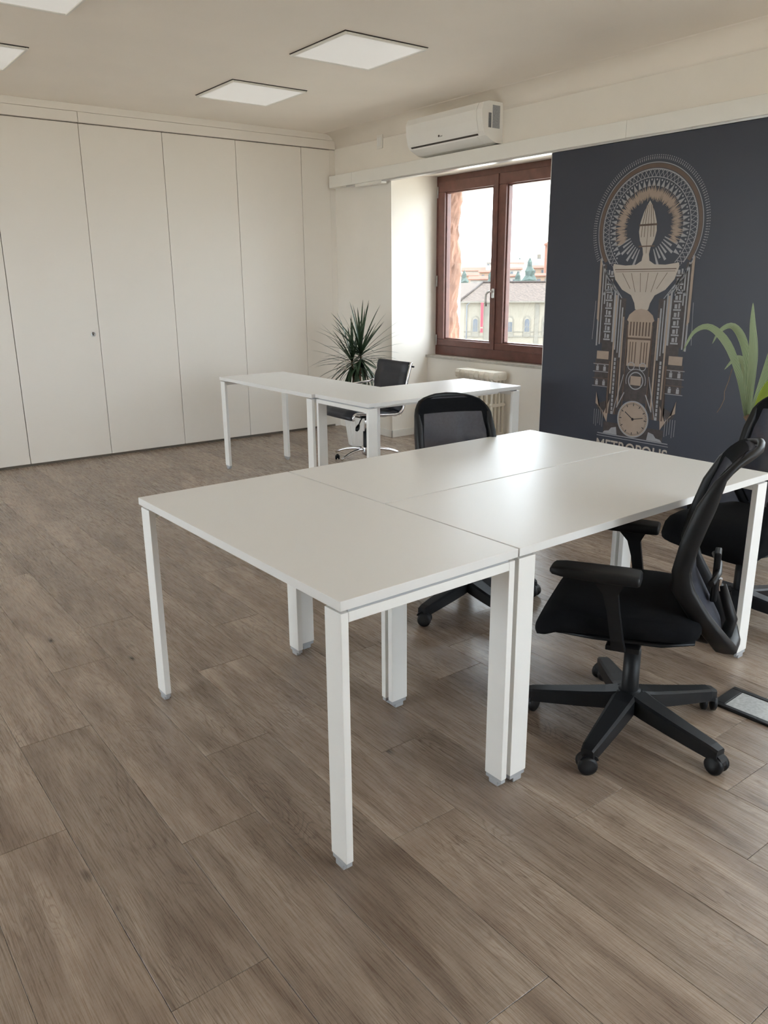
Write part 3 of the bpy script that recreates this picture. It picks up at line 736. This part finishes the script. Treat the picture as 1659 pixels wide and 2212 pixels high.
def task_chair(loc, heading, label, dz=0.0, rot0=0.0, cast_rot=None):
    e = empty('office_chair', (loc[0], loc[1], 0), heading, label, 'chair', 'black mesh-backed task chairs')
    star_base(e, .345, False, rot0=rot0, cast_rot=cast_rot)
    Z = dz
    MB().lathe([(0, .06), (.016, .06), (.028, .14), (.027, .285), (.0, .285)], 18).build('gas_column', M_blk, e)
    MB().lathe([(0, .28), (.0135, .28), (.0135, .40 + Z), (0, .40 + Z)], 16).build('gas_piston', M_chrome, e)
    mech = MB().box(-.13, .10, -.075, .075, .375 + Z, .425 + Z, .012).box(-.20, -.10, -.05, .05, .37 + Z, .41 + Z, .01)
    mo = mech.build('tilt_mechanism', M_blk, e)
    MB().tube([(.03, -.07, .40 + Z), (.03, -.20, .395 + Z), (.03, -.235, .39 + Z)], [.006, .006, .012], 8).build('lever', M_blk, mo)
    st = MB()
    secs = [(-.205, .17, .475, .440), (-.195, .205, .490, .425), (-.15, .228, .500, .410), (-.05, .240, .502, .406), (.06, .245, .500, .404), (.16, .245, .500, .398), (.215, .242, .490, .388), (.250, .236, .470, .372), (.275, .224, .442, .368), (.287, .195, .414, .376)]
    st.loft([[(x, y, z + Z) for x, y, z in sect(c, hw, a, b_)] for c, hw, a, b_ in secs])
    so = st.build('seat', M_fab, e)
    MB().loft([[(x, y, z + Z) for x, y, z in sect(c, hw, a, b_)] for c, hw, a, b_ in ((-.19, .19, .425, .41), (-.1, .22, .418, .398), (.1, .225, .412, .392), (.22, .20, .400, .385))]).build('seat_shell', M_blk, so)
    # backrest: closed frame hoop with mesh stretched inside
    loop = []
    zs = [.36, .39, .42, .46, .50, .54, .58, .61, .64, .68, .72, .78, .84, .88, .92, .945, .965, .98, .992, 1.0, 1.005]
    for z in zs: x, hw = bez(z, BK); loop.append((hw, z))
    right = loop; left = [(-v, z) for v, z in loop[::-1]]
    rim = right + [(0.0, 1.008)] + left + [(0.0, .352)]
    fb = MB(); rings = []
    n = len(rim)
    for i in range(n):
        v, z = rim[i]
        pv, pz = rim[i - 1]; nv, nz_ = rim[(i + 1) % n]
        tv, tz = nv - pv, nz_ - pz; l = math.hypot(tv, tz); nx, nzz = tz / l, -tv / l     # outward normal in (v,z)
        x = backx(v, max(.36, min(1.005, z)))
        dp = .034 if z < .60 else .028 if z < .84 else .028 - .018 * min(1, (z - .84) / .12)
        wd = .017 if z < .90 else .012
        ring = []
        for k in range(10):
            a = 2 * PI * k / 10; ca, sa = math.cos(a), math.sin(a)
            ca = math.copysign(abs(ca) ** .6, ca); sa = math.copysign(abs(sa) ** .6, sa)
            ring.append((x + dp * sa - .004, v + nx * (wd * ca - wd), z + nzz * (wd * ca - wd) + Z))
        rings.append(ring)
    rings.append(rings[0])
    fb.loft(rings, cap=False)
    fo = fb.build('back_frame', M_blk, e)
    ms = MB(); grid = []
    for z in zs[1:]:
        _, hw = bez(z, BK); hw = max(.02, hw - .016)
        zz = min(z, .99)
        grid.append([(backx(hw * (2 * j / 12 - 1), z) + .012, hw * (2 * j / 12 - 1), zz + Z) for j in range(13)])
    ms.loft(grid, cap=False, closed=False)
    bo = ms.build('backrest', M_mesh, e)
    # wide woven border around the mesh
    bdm = MB()
    for sgn in (1, -1):
        g = []
        for z in zs[4:-2]:
            _, hw = bez(z, BK); o_, i_ = hw - .014, hw - (.042 if z < .86 else .045)
            g.append([(backx(sgn * q, z) + .0135, sgn * q, z + Z) for q in (o_, (o_ + i_) / 2, i_)])
        bdm.loft(g, cap=False, closed=False)
    g = []
    for z in (.925, .94, .955, .97, .985):
        _, hw = bez(z, BK); hw -= .016
        g.append([(backx(hw * (2 * j / 12 - 1), z) + .0135, hw * (2 * j / 12 - 1), z + Z) for j in range(13)])
    bdm.loft(g, cap=False, closed=False)
    bdm.build('mesh_border', M_fab, bo)
    # lumbar support and back bracket
    lb = MB().box(-.235, -.215, -.035, .035, .50 + Z, .66 + Z, .006)
    lb.tube([(-.215, -.15, .60 + Z), (-.232, -.05, .60 + Z), (-.232, .05, .60 + Z), (-.215, .15, .60 + Z)], .010, 8)
    lo_ = lb.build('lumbar_support', M_blk, e)
    MB().box(-.245, -.235, -.012, .012, .53 + Z, .57 + Z, .003).build('adjuster', M_chrome, lo_)
    MB().tube([(-.15, 0, .385 + Z), (-.22, 0, .375 + Z), (-.275, 0, .39 + Z), (-.285, 0, .44 + Z), (-.245, 0, .55 + Z)], [.030, .028, .022, .018, .014], 10).build('back_bracket', M_blk, e)
    for s in (1, -1):
        am = MB(); rings = []
        for z, xc, hx, hy, yy in ((.385, .018, .020, .014, .235), (.40, .020, .020, .014, .262), (.43, .024, .018, .014, .270), (.52, .040, .018, .013, .272), (.575, .052, .022, .013, .270), (.605, .058, .042, .014, .268), (.618, .06, .060, .016, .266)):
            rings.append([(xc - hx, s * (yy - hy), z + Z), (xc + hx, s * (yy - hy), z + Z), (xc + hx, s * (yy + hy), z + Z), (xc - hx, s * (yy + hy), z + Z)])
        am.loft(rings, smooth=False)
        am.box(-.04, .06, min(s * .10, s * .245), max(s * .10, s * .245), .380 + Z, .396 + Z, .004)
        ao = am.build('arm_post', M_blk, e)
        pd = MB(); pr = []
        for x, hw, zt, zb in ((-.030, .036, .640, .616), (-.024, .040, .646, .613), (.03, .042, .648, .612), (.13, .042, .648, .613), (.195, .041, .647, .616), (.222, .037, .644, .620), (.230, .030, .638, .626)):
            pr.append([(a, b_ + s * .265, c + Z) for a, b_, c in sect(x, hw, zt, zb, 6.0, 20)])
        pd.loft(pr); pd.build('armrest_pad', M_blk, ao)
    return e
def hd(deg): return math.radians(deg)
task_chair((1.19, 1.19), hd(209), 'black mesh office chair turned sideways at the near side of the front desks', 0, rot0=hd(5))
task_chair((.06, 1.50), hd(-20), 'black mesh office chair behind the front desks, facing the viewer', -.055, rot0=hd(14))
task_chair((.93, 2.335), hd(262), 'black mesh office chair at the right picture edge beside the broad-leaved plant', -.02, rot0=hd(35))

# ================================================================= LEATHER CHAIR
def leather_chair(loc, heading, label):
    e = empty('leather_chair', (loc[0], loc[1], 0), heading, label, 'chair')
    star_base(e, .29, True, rot0=.2)
    MB().lathe([(0, .06), (.016, .06), (.025, .14), (.025, .26), (.0, .26)], 16).build('gas_column', M_blk, e)
    MB().lathe([(0, .26), (.013, .26), (.013, .41), (0, .41)], 14).build('gas_piston', M_chrome, e)
    mo = MB().box(-.12, .10, -.08, .08, .385, .425, .01).build('tilt_mechanism', M_blk, e)
    MB().tube([(.06, .05, .40), (.12, .10, .375), (.16, .13, .345)], [.005, .005, .005], 8).build('lever', M_blk, mo)
    MB().tube([(.155, .127, .348), (.18, .145, .325), (.195, .155, .312)], [.010, .018, .012], 8).build('lever_knob', M_blk, mo)
    # side profile of the sling (x, z)
    prof = [(.265, .425), (.268, .450), (.245, .472), (.18, .470), (.08, .455), (-.03, .442), (-.13, .437), (-.185, .445), (-.215, .475), (-.228, .52), (-.238, .58), (-.252, .66), (-.270, .74), (-.288, .80), (-.300, .845)]
    prof = [(x, z - .02) for x, z in prof]
    def fine(P, n=4):
        out = []
        for i in range(len(P) - 1):
            p0, p1, p2, p3 = P[max(0, i - 1)], P[i], P[i + 1], P[min(len(P) - 1, i + 2)]
            for k in range(n):
                t = k / n
                out.append(tuple(.5 * (2 * p1[j] + (p2[j] - p0[j]) * t + (2 * p0[j] - 5 * p1[j] + 4 * p2[j] - p3[j]) * t * t + (3 * p1[j] - p0[j] - 3 * p2[j] + p3[j]) * t ** 3) for j in (0, 1)))
        return out + [P[-1]]
    F = fine(prof)
    for s in (1, -1):
        MB().tube([(x, s * .222, z) for x, z in F], .012, 8).build('side_rail', M_chrome, e)
        bl = MB()
        for x, z in ((-.255, .645), (-.296, .79)): bl.tube([(x - .004, s * .20, z), (x - .016, s * .215, z), (x - .018, s * .24, z)], .007, 8)
        bl.build('bolt', M_blk, e)
        MB().tube([(-.255, s * .232, .65), (-.21, s * .262, .64), (-.10, s * .270, .628), (.06, s * .270, .622), (.16, s * .268, .615), (.20, s * .262, .59), (.205, s * .255, .55), (.17, s * .245, .49), (.12, s * .232, .442)], .011, 8).build('armrest', M_chrome, e)
    for (x, z) in ((.20, .436), (-.19, .412), (-.292, .80)):
        MB().tube([(x, -.222, z), (x, .222, z)], .009, 8).build('cross_bar', M_chrome, e)
    def sling(i0, i1, nrib, name):
        P = F[i0:i1]; mb = MB(); rings = []
        m = len(P)
        for i in range(m):
            a = P[max(0, i - 1)]; b_ = P[min(m - 1, i + 1)]
            tx, tz = b_[0] - a[0], b_[1] - a[1]; l = math.hypot(tx, tz); nx, nz_ = tz / l, -tx / l
            if nz_ < 0 and i < m * .3 and False: pass
            ph = (i / (m - 1) * nrib) % 1.0
            th = .007 + .017 * abs(math.sin(PI * ph)) ** .5
            rings.append((P[i], (nx, nz_), th))
        R = []
        for (x, z), (nx, nz_), th in rings:
            r = []
            for v in (-.212, -.10, 0, .10, .212): r.append((x + nx * th, v, z + nz_ * th))
            for v in (.212, .10, 0, -.10, -.212): r.append((x - nx * th * .7, v, z - nz_ * th * .7))
            R.append(r)
        mb.loft(R)
        return mb.build(name, M_leather, e)
    sling(0, 29, 5, 'seat'); sling(29, len(F), 4, 'backrest')
    return e
leather_chair((-2.70, 2.92), hd(-92), 'black ribbed leather chair with chrome arms behind the far desks')

# ================================================================= PLANTS
def leaf_mesh(name, L_, W_, droop, up0, m, n=10, fold=.25, tipw=.0):
    mb = MB(); a = up0; x = z = 0.0; rows = []
    for i in range(n + 1):
        t = i / n
        wd = W_ * min(1.0, (t * 6 + .35)) * (1 - t ** 3) ** .9 + .0006
        c, s = math.cos(a), math.sin(a)
        rows.append(((x, z), wd, (-s, c)))
        x += c * L_ / n; z += s * L_ / n; a -= droop / n * (.4 + 1.2 * t)
    b = mb.b; V = []
    for (x, z), wd, (nx, nz_) in rows:
        V.append([b.verts.new((x + nx * abs(k) * wd * fold, k * wd, z + nz_ * abs(k) * wd * fold)) for k in (-.5, 0, .5)])
    uv = b.loops.layers.uv.new('UVMap')
    for i in range(n):
        for j in range(2):
            f = b.faces.new((V[i][j], V[i][j + 1], V[i + 1][j + 1], V[i + 1][j])); f.smooth = True
            for lp, (uu, vv) in zip(f.loops, ((j, i), (j + 1, i), (j + 1, i + 1), (j, i + 1))): lp[uv].uv = (uu / 2, vv / n)
    me = bpy.data.meshes.new(name); b.to_mesh(me); b.free(); me.materials.append(m)
    return me
# dracaena
random.seed(21)
PXY = (-3.34, 3.30)
pt = empty('potted_dracaena', (PXY[0], PXY[1], 0), 0, 'spiky dracaena in a white fluted pot in the corner by the window', 'plant')
pot = MB(); rings = []
for r_, z in ((.085, 0), (.092, .01), (.105, .10), (.122, .24), (.135, .345), (.138, .36), (.125, .36), (.120, .33)):
    rings.append([((r_ + .0045 * math.cos(20 * 2 * PI * i / 120) * (1 if .005 < z < .35 else 0)) * math.cos(2 * PI * i / 120), (r_ + .0045 * math.cos(20 * 2 * PI * i / 120) * (1 if .005 < z < .35 else 0)) * math.sin(2 * PI * i / 120), z) for i in range(120)])
pot.loft(rings); pot.build('pot', M_pot, pt)
MB().lathe([(0, .30), (.121, .32), (.121, .331), (0, .338)], 24).build('soil', M_soil, pt)
heads = [((.02, .02, .80), 90, 1.0), ((-.05, -.03, .74), 60, .9)]
for (hx, hy, hz), nl, sc in heads:
    MB().tube([(0.01 * (1 if hx > 0 else -1), 0, .32), (hx * .4, hy * .6, .50), (hx * .9, hy, hz - .06), (hx, hy, hz + .05)], [.012, .011, .010, .008], 8).build('stem', M_stem, pt)
LV = [leaf_mesh('leaf', .50, .019, d, 0.0, M_leafd, fold=.3) for d in (.25, .7, 1.5, .45)]
for (hx, hy, hz), nl, sc in heads:
    for i in range(nl):
        t = (i + .5) / nl
        el = math.radians(86 - 140 * t ** .8 + random.uniform(-8, 8)); az = i * 2.39996 + random.uniform(-.2, .2)
        k = sc * random.uniform(.72, 1.0) * (1.0 if t < .7 else .92)
        ry_ = math.sin(az) * math.cos(el) * .5 * k + hy
        if ry_ > .40: k *= .40 / ry_
        rx_ = math.cos(az) * math.cos(el) * .5 * k + hx
        if rx_ > .33: k *= .33 / rx_
        add('leaf', LV[0 if t < .35 else random.choice((1, 3, 0)) if t < .75 else 2], pt, (hx, hy, hz + .05 * (1 - 2 * t)), (0, -el, az), (k, 1.0, k))
# broad striped plant at the right
P2 = Vector((.80, 3.16, 0))
bp_ = empty('broad_leaf_plant', P2, 0, 'plant with broad striped green leaves at the right picture edge before the navy panel', 'plant')
MB().lathe([(0, 0), (.11, 0), (.12, .01), (.15, .30), (.155, .32), (.14, .32), (.135, .29), (0, .29)], 28).build('pot', M_pot, bp_)
MB().lathe([(0, .26), (.136, .28), (.136, .295), (0, .30)], 24).build('soil', M_soil, bp_)
ca = Vector((CAM.x - P2.x, CAM.y - P2.y, 0)).normalized(); sd = Vector((-ca.y, ca.x, 0))        # sd points to picture right
MB().tube([(0, 0, .28), sd * -.13 + Vector((0, 0, .5)), sd * -.335 + Vector((0, 0, .785))], [.022, .02, .016], 10).build('stem', M_stem, bp_)
def arc_leaf(pts, W_, m, name='leaf'):
    """pts: (right, up, towards-viewer) control points from the plant's crown; plicate strip."""
    mb = MB(); b = mb.b; P = []
    C = [sd * (r - .335) + Vector((0, 0, u)) + ca * f for r, u, f in pts]
    n = 22
    for i in range(n + 1):
        t = i / n * (len(C) - 1); k = min(int(t), len(C) - 2); q = t - k
        p0, p1, p2, p3 = C[max(0, k - 1)], C[k], C[k + 1], C[min(len(C) - 1, k + 2)]
        P.append(.5 * (2 * p1 + (p2 - p0) * q + (2 * p0 - 5 * p1 + 4 * p2 - p3) * q * q + (3 * p1 - p0 - 3 * p2 + p3) * q ** 3))
    V = []; uvs = []
    nr = 8
    for i in range(n + 1):
        d = (P[min(n, i + 1)] - P[max(0, i - 1)]).normalized(); s = d.cross(ca + Vector((0, 0, .25))).normalized(); nn = s.cross(d)
        t = i / n; wd = W_ * min(1, .30 + 1.6 * t) * (1 - t ** 1.7) ** .9 + .001
        V.append([b.verts.new(P[i] + s * (wd * (j / nr - .5)) + nn * ((.0035 if j % 2 else -.0) * (1 - t) + .10 * wd * (abs(j / nr - .5) * 2) ** 2)) for j in range(nr + 1)])
    uv = b.loops.layers.uv.new('UVMap')
    for i in range(n):
        for j in range(nr):
            f = b.faces.new((V[i][j], V[i][j + 1], V[i + 1][j + 1], V[i + 1][j])); f.smooth = True
            for lp, (uu, vv) in zip(f.loops, ((j, i), (j + 1, i), (j + 1, i + 1), (j, i + 1))): lp[uv].uv = (uu / nr, vv / n)
    me = bpy.data.meshes.new(name); b.to_mesh(me); b.free(); me.materials.append(m)
    return add(name, me, bp_)
z0 = .78
for pts, W_, m in (
    ([(0, z0, 0), (-.05, .98, .02), (-.12, 1.14, .04), (-.21, 1.225, .05), (-.285, 1.20, .05), (-.33, 1.10, .05)], .050, M_leafg),
    ([(.0, z0, -.03), (-.02, 1.00, -.06), (-.06, 1.15, -.08), (-.12, 1.225, -.10), (-.18, 1.20, -.12), (-.215, 1.13, -.14)], .050, M_leafg),
    ([(.01, z0, .0), (.005, .95, .01), (-.002, 1.12, .01), (-.02, 1.25, 0), (-.03, 1.345, -.01)], .058, M_leafg),
    ([(.04, z0, .03), (.09, .93, .06), (.17, 1.06, .09), (.26, 1.12, .11), (.35, 1.08, .12)], .066, M_leafy),
    ([(.02, z0, -.04), (.06, .98, -.08), (.10, 1.16, -.12), (.16, 1.30, -.16), (.24, 1.36, -.2)], .060, M_leafg),
    ([(.04, z0, .04), (.07, .90, .07), (.12, .98, .10), (.19, 1.0, .13), (.26, .95, .16)], .060, M_leafy),
    ([(0, z0, -.05), (-.02, .92, -.12), (-.05, 1.02, -.2), (-.1, 1.05, -.27), (-.16, .98, -.32)], .055, M_leafg)):
    arc_leaf(pts, W_, m)
thr = [sd * (r - .335) + Vector((0, 0, u)) for r, u in ((-.09, 1.02), (-.10, .96), (-.115, .90), (-.112, .86), (-.125, .82), (-.14, .79))]
MB().tube(thr, .0015, 5).build('dry_strand', M_stem, bp_)

# ================================================================= FLOOR SOCKET BOX
fb = empty('floor_socket_box', (1.288, 1.545, 0), hd(3), 'black framed floor socket box with a speckled metal lid', 'floor box')
f = MB(); LXb, LYb = .36, .172
f.box(0, LXb, 0, .022, 0, .010, .003).box(0, LXb, LYb - .022, LYb, 0, .010, .003).box(0, .040, .022, LYb - .022, 0, .010, .003).box(LXb - .04, LXb, .022, LYb - .022, 0, .010, .003)
f.build('frame', M_blk, fb)
MB().box(.041, LXb - .041, .023, LYb - .023, 0, .008, .001).build('lid', M_lid, fb)
MB().box(.05, .16, .002, .012, .0095, .0115, .001).build('grip', M_inkp, fb)

# ================================================================= OUTDOORS
EF = Vector((FW.x, FW.y, 0)).normalized()
def at(px, py, d):
    v = FW + RT * ((px - IW / 2) / FPX) - UP * ((py - IH / 2) / FPX)
    return CAM + v * (d / v.dot(EF))
ctr = at(1090, 607, 150); ED = Vector((ctr.x - CAM.x, ctr.y - CAM.y, 0)).normalized(); ER = Vector((ED.y, -ED.x, 0))
def frame_at(px, py, d):
    p = at(px, py, d); return p
def om(e):   # world placement: local x = to the right, y = away, z = up
    return e
def opt(name, px, d, zbase, label, cat, group=None, turn=0.0):
    p = at(px, 607, d)
    e = empty(name, (p.x, p.y, zbase), math.atan2(ER.y, ER.x) + turn, label, cat, group); return e
ZG = -12.0
tag(struct(MB().box(-900, 900, -600, 1400, ZG - 2, ZG).build('ground_outside', M_ground)))
pal = opt('palace', 1030, 150, ZG, 'long cream palace with tiled roof and arched windows outside', 'building')
PO = at(1030, 607, 150)
def U(px): return (at(px, 607, 150) - PO).dot(ER)
def V(py): return at(1100, py, 150).z - ZG
ze, zr = V(650), V(611)
xl, xr = U(1004), U(1420)
MB().box(xl, xr, 0, 16, 0, ze).build('wall', M_fac, pal)
c_, s_ = math.cos(hd(40)), math.sin(hd(40))                # left wing turned away
wx, wy = xl - 30 * c_, 30 * s_
MB().loft([[(xl, 0, z), (wx, wy, z), (wx + 6, wy + 14, z), (xl + 6, 14, z)] for z in (0, ze)], smooth=False).build('wing_wall', M_fac, pal)
def roof_part(name, quads):
    mb = MB(); b = mb.b; uv = b.loops.layers.uv.new('UVMap')
    for pts, uvs in quads:
        f = b.faces.new([b.verts.new(p) for p in pts])
        for lp, q in zip(f.loops, uvs): lp[uv].uv = q
    return mb.build(name, M_tiles, pal)
rx, ry = U(1040) * 1.055, 8.0
roof_part('roof', [([(xl - .7, -.9, ze), (xr, -.9, ze), (xr, ry, zr), (rx, ry, zr)], [(0, 0), (xr - xl, 0), (xr - xl, 9), (rx - xl, 9)])])
roof_part('wing_roof', [([(xl - .7, -.9, ze), (rx, ry, zr), (rx - 30 * c_, ry + 30 * s_, zr), (wx - .8, wy - .9, ze)], [(0, 0), (3, 9), (39, 9), (36, 0)])])
MB().box(xl - .6, xr, -.9, .1, ze - .25, ze - .02).build('eaves', M_trimx, pal)
MB().tube([(xl - .75, -.95, ze + .1), (rx, ry, zr + .1)], .20, 8).build('hip_ridge', M_tiles, pal)
MB().tube([(rx, ry, zr + .1), (xr, ry, zr + .1)], .20, 8).build('roof_ridge', M_tiles, pal)
def arch_pts(cx, zb, w_, h_, n=10):
    r_ = w_ / 2
    return [(cx - r_, zb), (cx + r_, zb)] + [(cx + r_ * math.cos(PI * i / n), zb + h_ - r_ + r_ * math.sin(PI * i / n)) for i in range(n + 1)]
for i, px in enumerate((1029, 1104.6, 1141.8, 1182, 1220, 1262, 1300)):
    cx = U(px)
    so = MB().prism(arch_pts(cx, V(727), U(1109.5) - U(1094), V(682) - V(727)), 1, -.14, .05).build('window_surround', M_trimx, pal)
    MB().prism(arch_pts(cx, V(718), U(1108) - U(1097), V(685.5) - V(718)), 1, -.17, -.12).build('window_niche', M_fac, so)
    hw_ = .40
    if i % 2 == 0: MB().prism(arch_pts(cx, V(716), 2 * hw_, V(688) - V(716)), 1, -.20, -.15).build('dark_pane', M_dkw, so)
    else: MB().box(cx - hw_, cx + hw_, -.20, -.15, V(716), V(695)).build('dark_pane', M_dkw, so)
    MB().box(cx - .04, cx + .04, -.23, -.19, V(716), V(697)).box(cx - hw_, cx + hw_, -.23, -.19, V(706), V(705.2)).build('glazing_bar', M_trimx, so)
MB().box(xl, xr, -.10, .05, V(727), V(724.5)).build('string_course', M_trimx, pal)
MB().box(xl, xr, -.08, .05, V(716.5), V(715.3)).build('sill_course', M_trimx, pal)
for p0, p1 in ((1048, 1060), (1158, 1167), (1236, 1245)): MB().box(U(p0), U(p1), -.12, .05, 0, ze - .25).build('pilaster', M_trimx, pal)
MB().tube([(U(1016), -.8, ze - .2), (U(1010), -.3, V(658)), (U(1009.5), -.3, 0)], .10, 8).build('drainpipe', M_dome, pal)
bn = opt('banner', 1030, 149.2, ZG, 'long red banner hanging on the palace wall', 'banner')
MB().box(U(1040.5), U(1045.8), -.5, -.44, V(717), V(653)).build('cloth', M_red, bn)
MB().box(U(1040.5), U(1045.8), -.52, -.43, V(708), V(705)).build('pale_stripe', M_fac, bn)

# hillside town: stepped terrain and houses
hl = MB(); rows = []
for j, (d, z) in enumerate(((185, ZG), (230, ZG + 3), (300, -3), (400, 6), (520, 14), (700, 20), (1200, 18))):
    rows.append([tuple((CAM + ED * d + ER * (i * 60 - 420)) * 1.0)[:2] + (z + 2.0 * math.sin(i * 1.7 + j),) for i in range(15)])
hl.loft(rows, cap=False, closed=False)
tag(struct(hl.build('hill', M_hill)))
def gz(d): return bez(d, [(185, ZG), (230, ZG + 3), (300, -3), (400, 6), (520, 14), (700, 20)])[0]
def house(px, top, d, wpx, roofm, wallm, label, turn=0.0):
    k = d / FPX * 1.02; p = at(px, top, d); zb = gz(d) - 3
    e = opt('house', px, d, zb, label, 'house', 'houses on the far hillside', turn)
    W_ = wpx * k; D = W_ * .7; h = p.z - zb; rh = min(1.8, .22 * D)
    wo = MB().box(-W_ / 2, W_ / 2, 0, D, 0, h - rh).build('wall', wallm, e)
    r_ = MB().prism([(-.5, h - rh), (D / 2, h), (D + .5, h - rh), (D + .5, h - rh - .25), (-.5, h - rh - .25)], 0, -W_ / 2 - .5, W_ / 2 + .5); r_.build('roof', roofm, e)
    n = max(2, int(W_ / 3.2))
    for i in range(n):
        x = -W_ / 2 + W_ * (i + .5) / n
        MB().box(x - .45, x + .45, -.06, .02, h - rh - 2.3, h - rh - .9).build('window', M_dkw, wo)
    return e
M_t2 = mat('pale_terracotta', srgb(92, 58, 46), .95, var=.15, vscale=.5)
M_w2 = mat('white_stucco', srgb(118, 112, 108), .9, var=.06, vscale=.5)
M_w3 = mat('peach_stucco', srgb(112, 92, 78), .9, var=.06, vscale=.5)
for a in ((1022, 577, 330, 44, M_t2, M_w2, 'low pale house with long roof at left of the view'), (1012, 589, 260, 36, M_t2, M_w3, 'peach house just above the palace roof at left'), (1058, 564, 420, 15, M_w2, M_w2, 'white tower-like villa on the left skyline'),
          (1050, 583, 280, 26, M_t2, M_w3, 'small house behind the left dark tree'), (1037, 596, 215, 40, M_t2, M_w2, 'small house close behind the palace ridge'), (1110, 566, 430, 36, M_t2, M_w2, 'white house on the skyline in the right pane'), (1112, 577, 330, 26, M_t2, M_w2, 'pale house left of the big conifer'),
          (1162, 573, 340, 32, M_t2, M_w3, 'terracotta roofed house right of the big conifer'), (1172, 590, 230, 30, M_t2, M_w3, 'peach house low at right behind the palace ridge'), (1105, 592, 225, 24, M_t2, M_w2, 'little white house left below the conifer'), (1215, 575, 330, 60, M_t2, M_w2, 'wide house beyond the bell tower'),
          (1280, 570, 380, 60, M_t2, M_w3, 'wide peach house beyond the sliding panel')):
    house(*a)
tw = opt('bell_tower', 1186, 300, gz(300) - 3, 'brick bell tower at the right of the window view', 'tower')
k = 300 / FPX; ht = at(1186, 522, 300).z - (gz(300) - 3)
MB().box(-1.9, 1.9, 0, 3.8, 0, ht - 1.2).build('shaft', M_brick, tw)
MB().box(-2.3, 2.3, -.4, 4.2, ht - 1.2, ht - .6).build('cornice', M_brick, tw)
MB().loft([[(-2.2, -.3, ht - .6), (2.2, -.3, ht - .6), (2.2, 4.1, ht - .6), (-2.2, 4.1, ht - .6)], [(-.1, 1.8, ht + .6), (.1, 1.8, ht + .6), (.1, 2.0, ht + .6), (-.1, 2.0, ht + .6)]], smooth=False).build('roof', M_t2, tw)
MB().prism(arch_pts(0, ht - 6.2, 1.6, 3.6), 1, -.08, .05).build('belfry_opening', M_dkw, tw)
cu = opt('cupola', 1162, 420, gz(420) - 3, 'small grey church cupola left of the bell tower', 'tower')
ht = at(1162, 545, 420).z - (gz(420) - 3)
MB().lathe([(3.4, 0), (3.4, ht - 6.5), (3.2, ht - 6), (2.6, ht - 4.4), (1.5, ht - 3.2)], 16).build('dome', M_dome, cu)
MB().lathe([(1.0, ht - 3.4), (1.0, ht - 1.2), (1.3, ht - 1.1), (.8, ht - .5), (0.05, ht)], 12).build('lantern', M_w2, cu)
def tree(px, top, d, wpx, label, conifer=True):
    zb = gz(d) - 3; ht = at(px, top, d).z - zb; R_ = wpx * d / FPX / 2
    e = opt('conifer' if conifer else 'round_tree', px, d, zb, label, 'tree', 'trees on the far hillside')
    random.seed(int(px)); mb = MB(); rings = []
    n = 18
    for i in range(n + 1):
        t = i / n; z = ht * (.12 + .88 * t)
        rr = R_ * ((1 - t ** 1.6) ** .9 if conifer else math.sin(PI * min(1, .12 + .88 * t)) ** .6) + .05
        rr *= (1.0 if i % 2 else .72)
        rings.append([(rr * random.uniform(.75, 1.2) * math.cos(2 * PI * j / 12), rr * random.uniform(.75, 1.2) * math.sin(2 * PI * j / 12), z + random.uniform(-.2, .2)) for j in range(12)])
    mb.loft(rings, smooth=False).build('crown', M_tree, e)
    MB().tube([(0, 0, 0), (0, 0, ht * .3)], [R_ * .12 + .1, R_ * .08 + .08], 8).build('trunk', M_stem, e)
for a in ((1143, 557, 200, 66, 'big dark conifer in the middle of the right pane', True), (1098, 573, 230, 34, 'dark conifer at the left edge of the right pane', True), (1060, 587, 190, 30, 'round dark tree at the right edge of the left pane', False), (1003, 584, 200, 26, 'dark tree beside the stucco reveal', False),
          (1006, 562, 520, 5, 'thin cypress standing leftmost on the skyline', True), (1013, 566, 520, 6, 'thin cypress second on the left skyline', True), (1035, 568, 520, 12, 'low round tree on the left skyline', False), (1048, 563, 500, 8, 'round tree beside the white villa', False),
          (1104, 559, 520, 5, 'thin cypress first on the right skyline', True), (1112, 560, 520, 6, 'thin cypress second on the right skyline', True), (1121, 556, 520, 7, 'tallest cypress on the right skyline', True), (1150, 562, 500, 8, 'round tree on the skyline behind the conifer', False), (1118, 588, 205, 30, 'round pale tree left of the big conifer', False)):
    tree(*a)
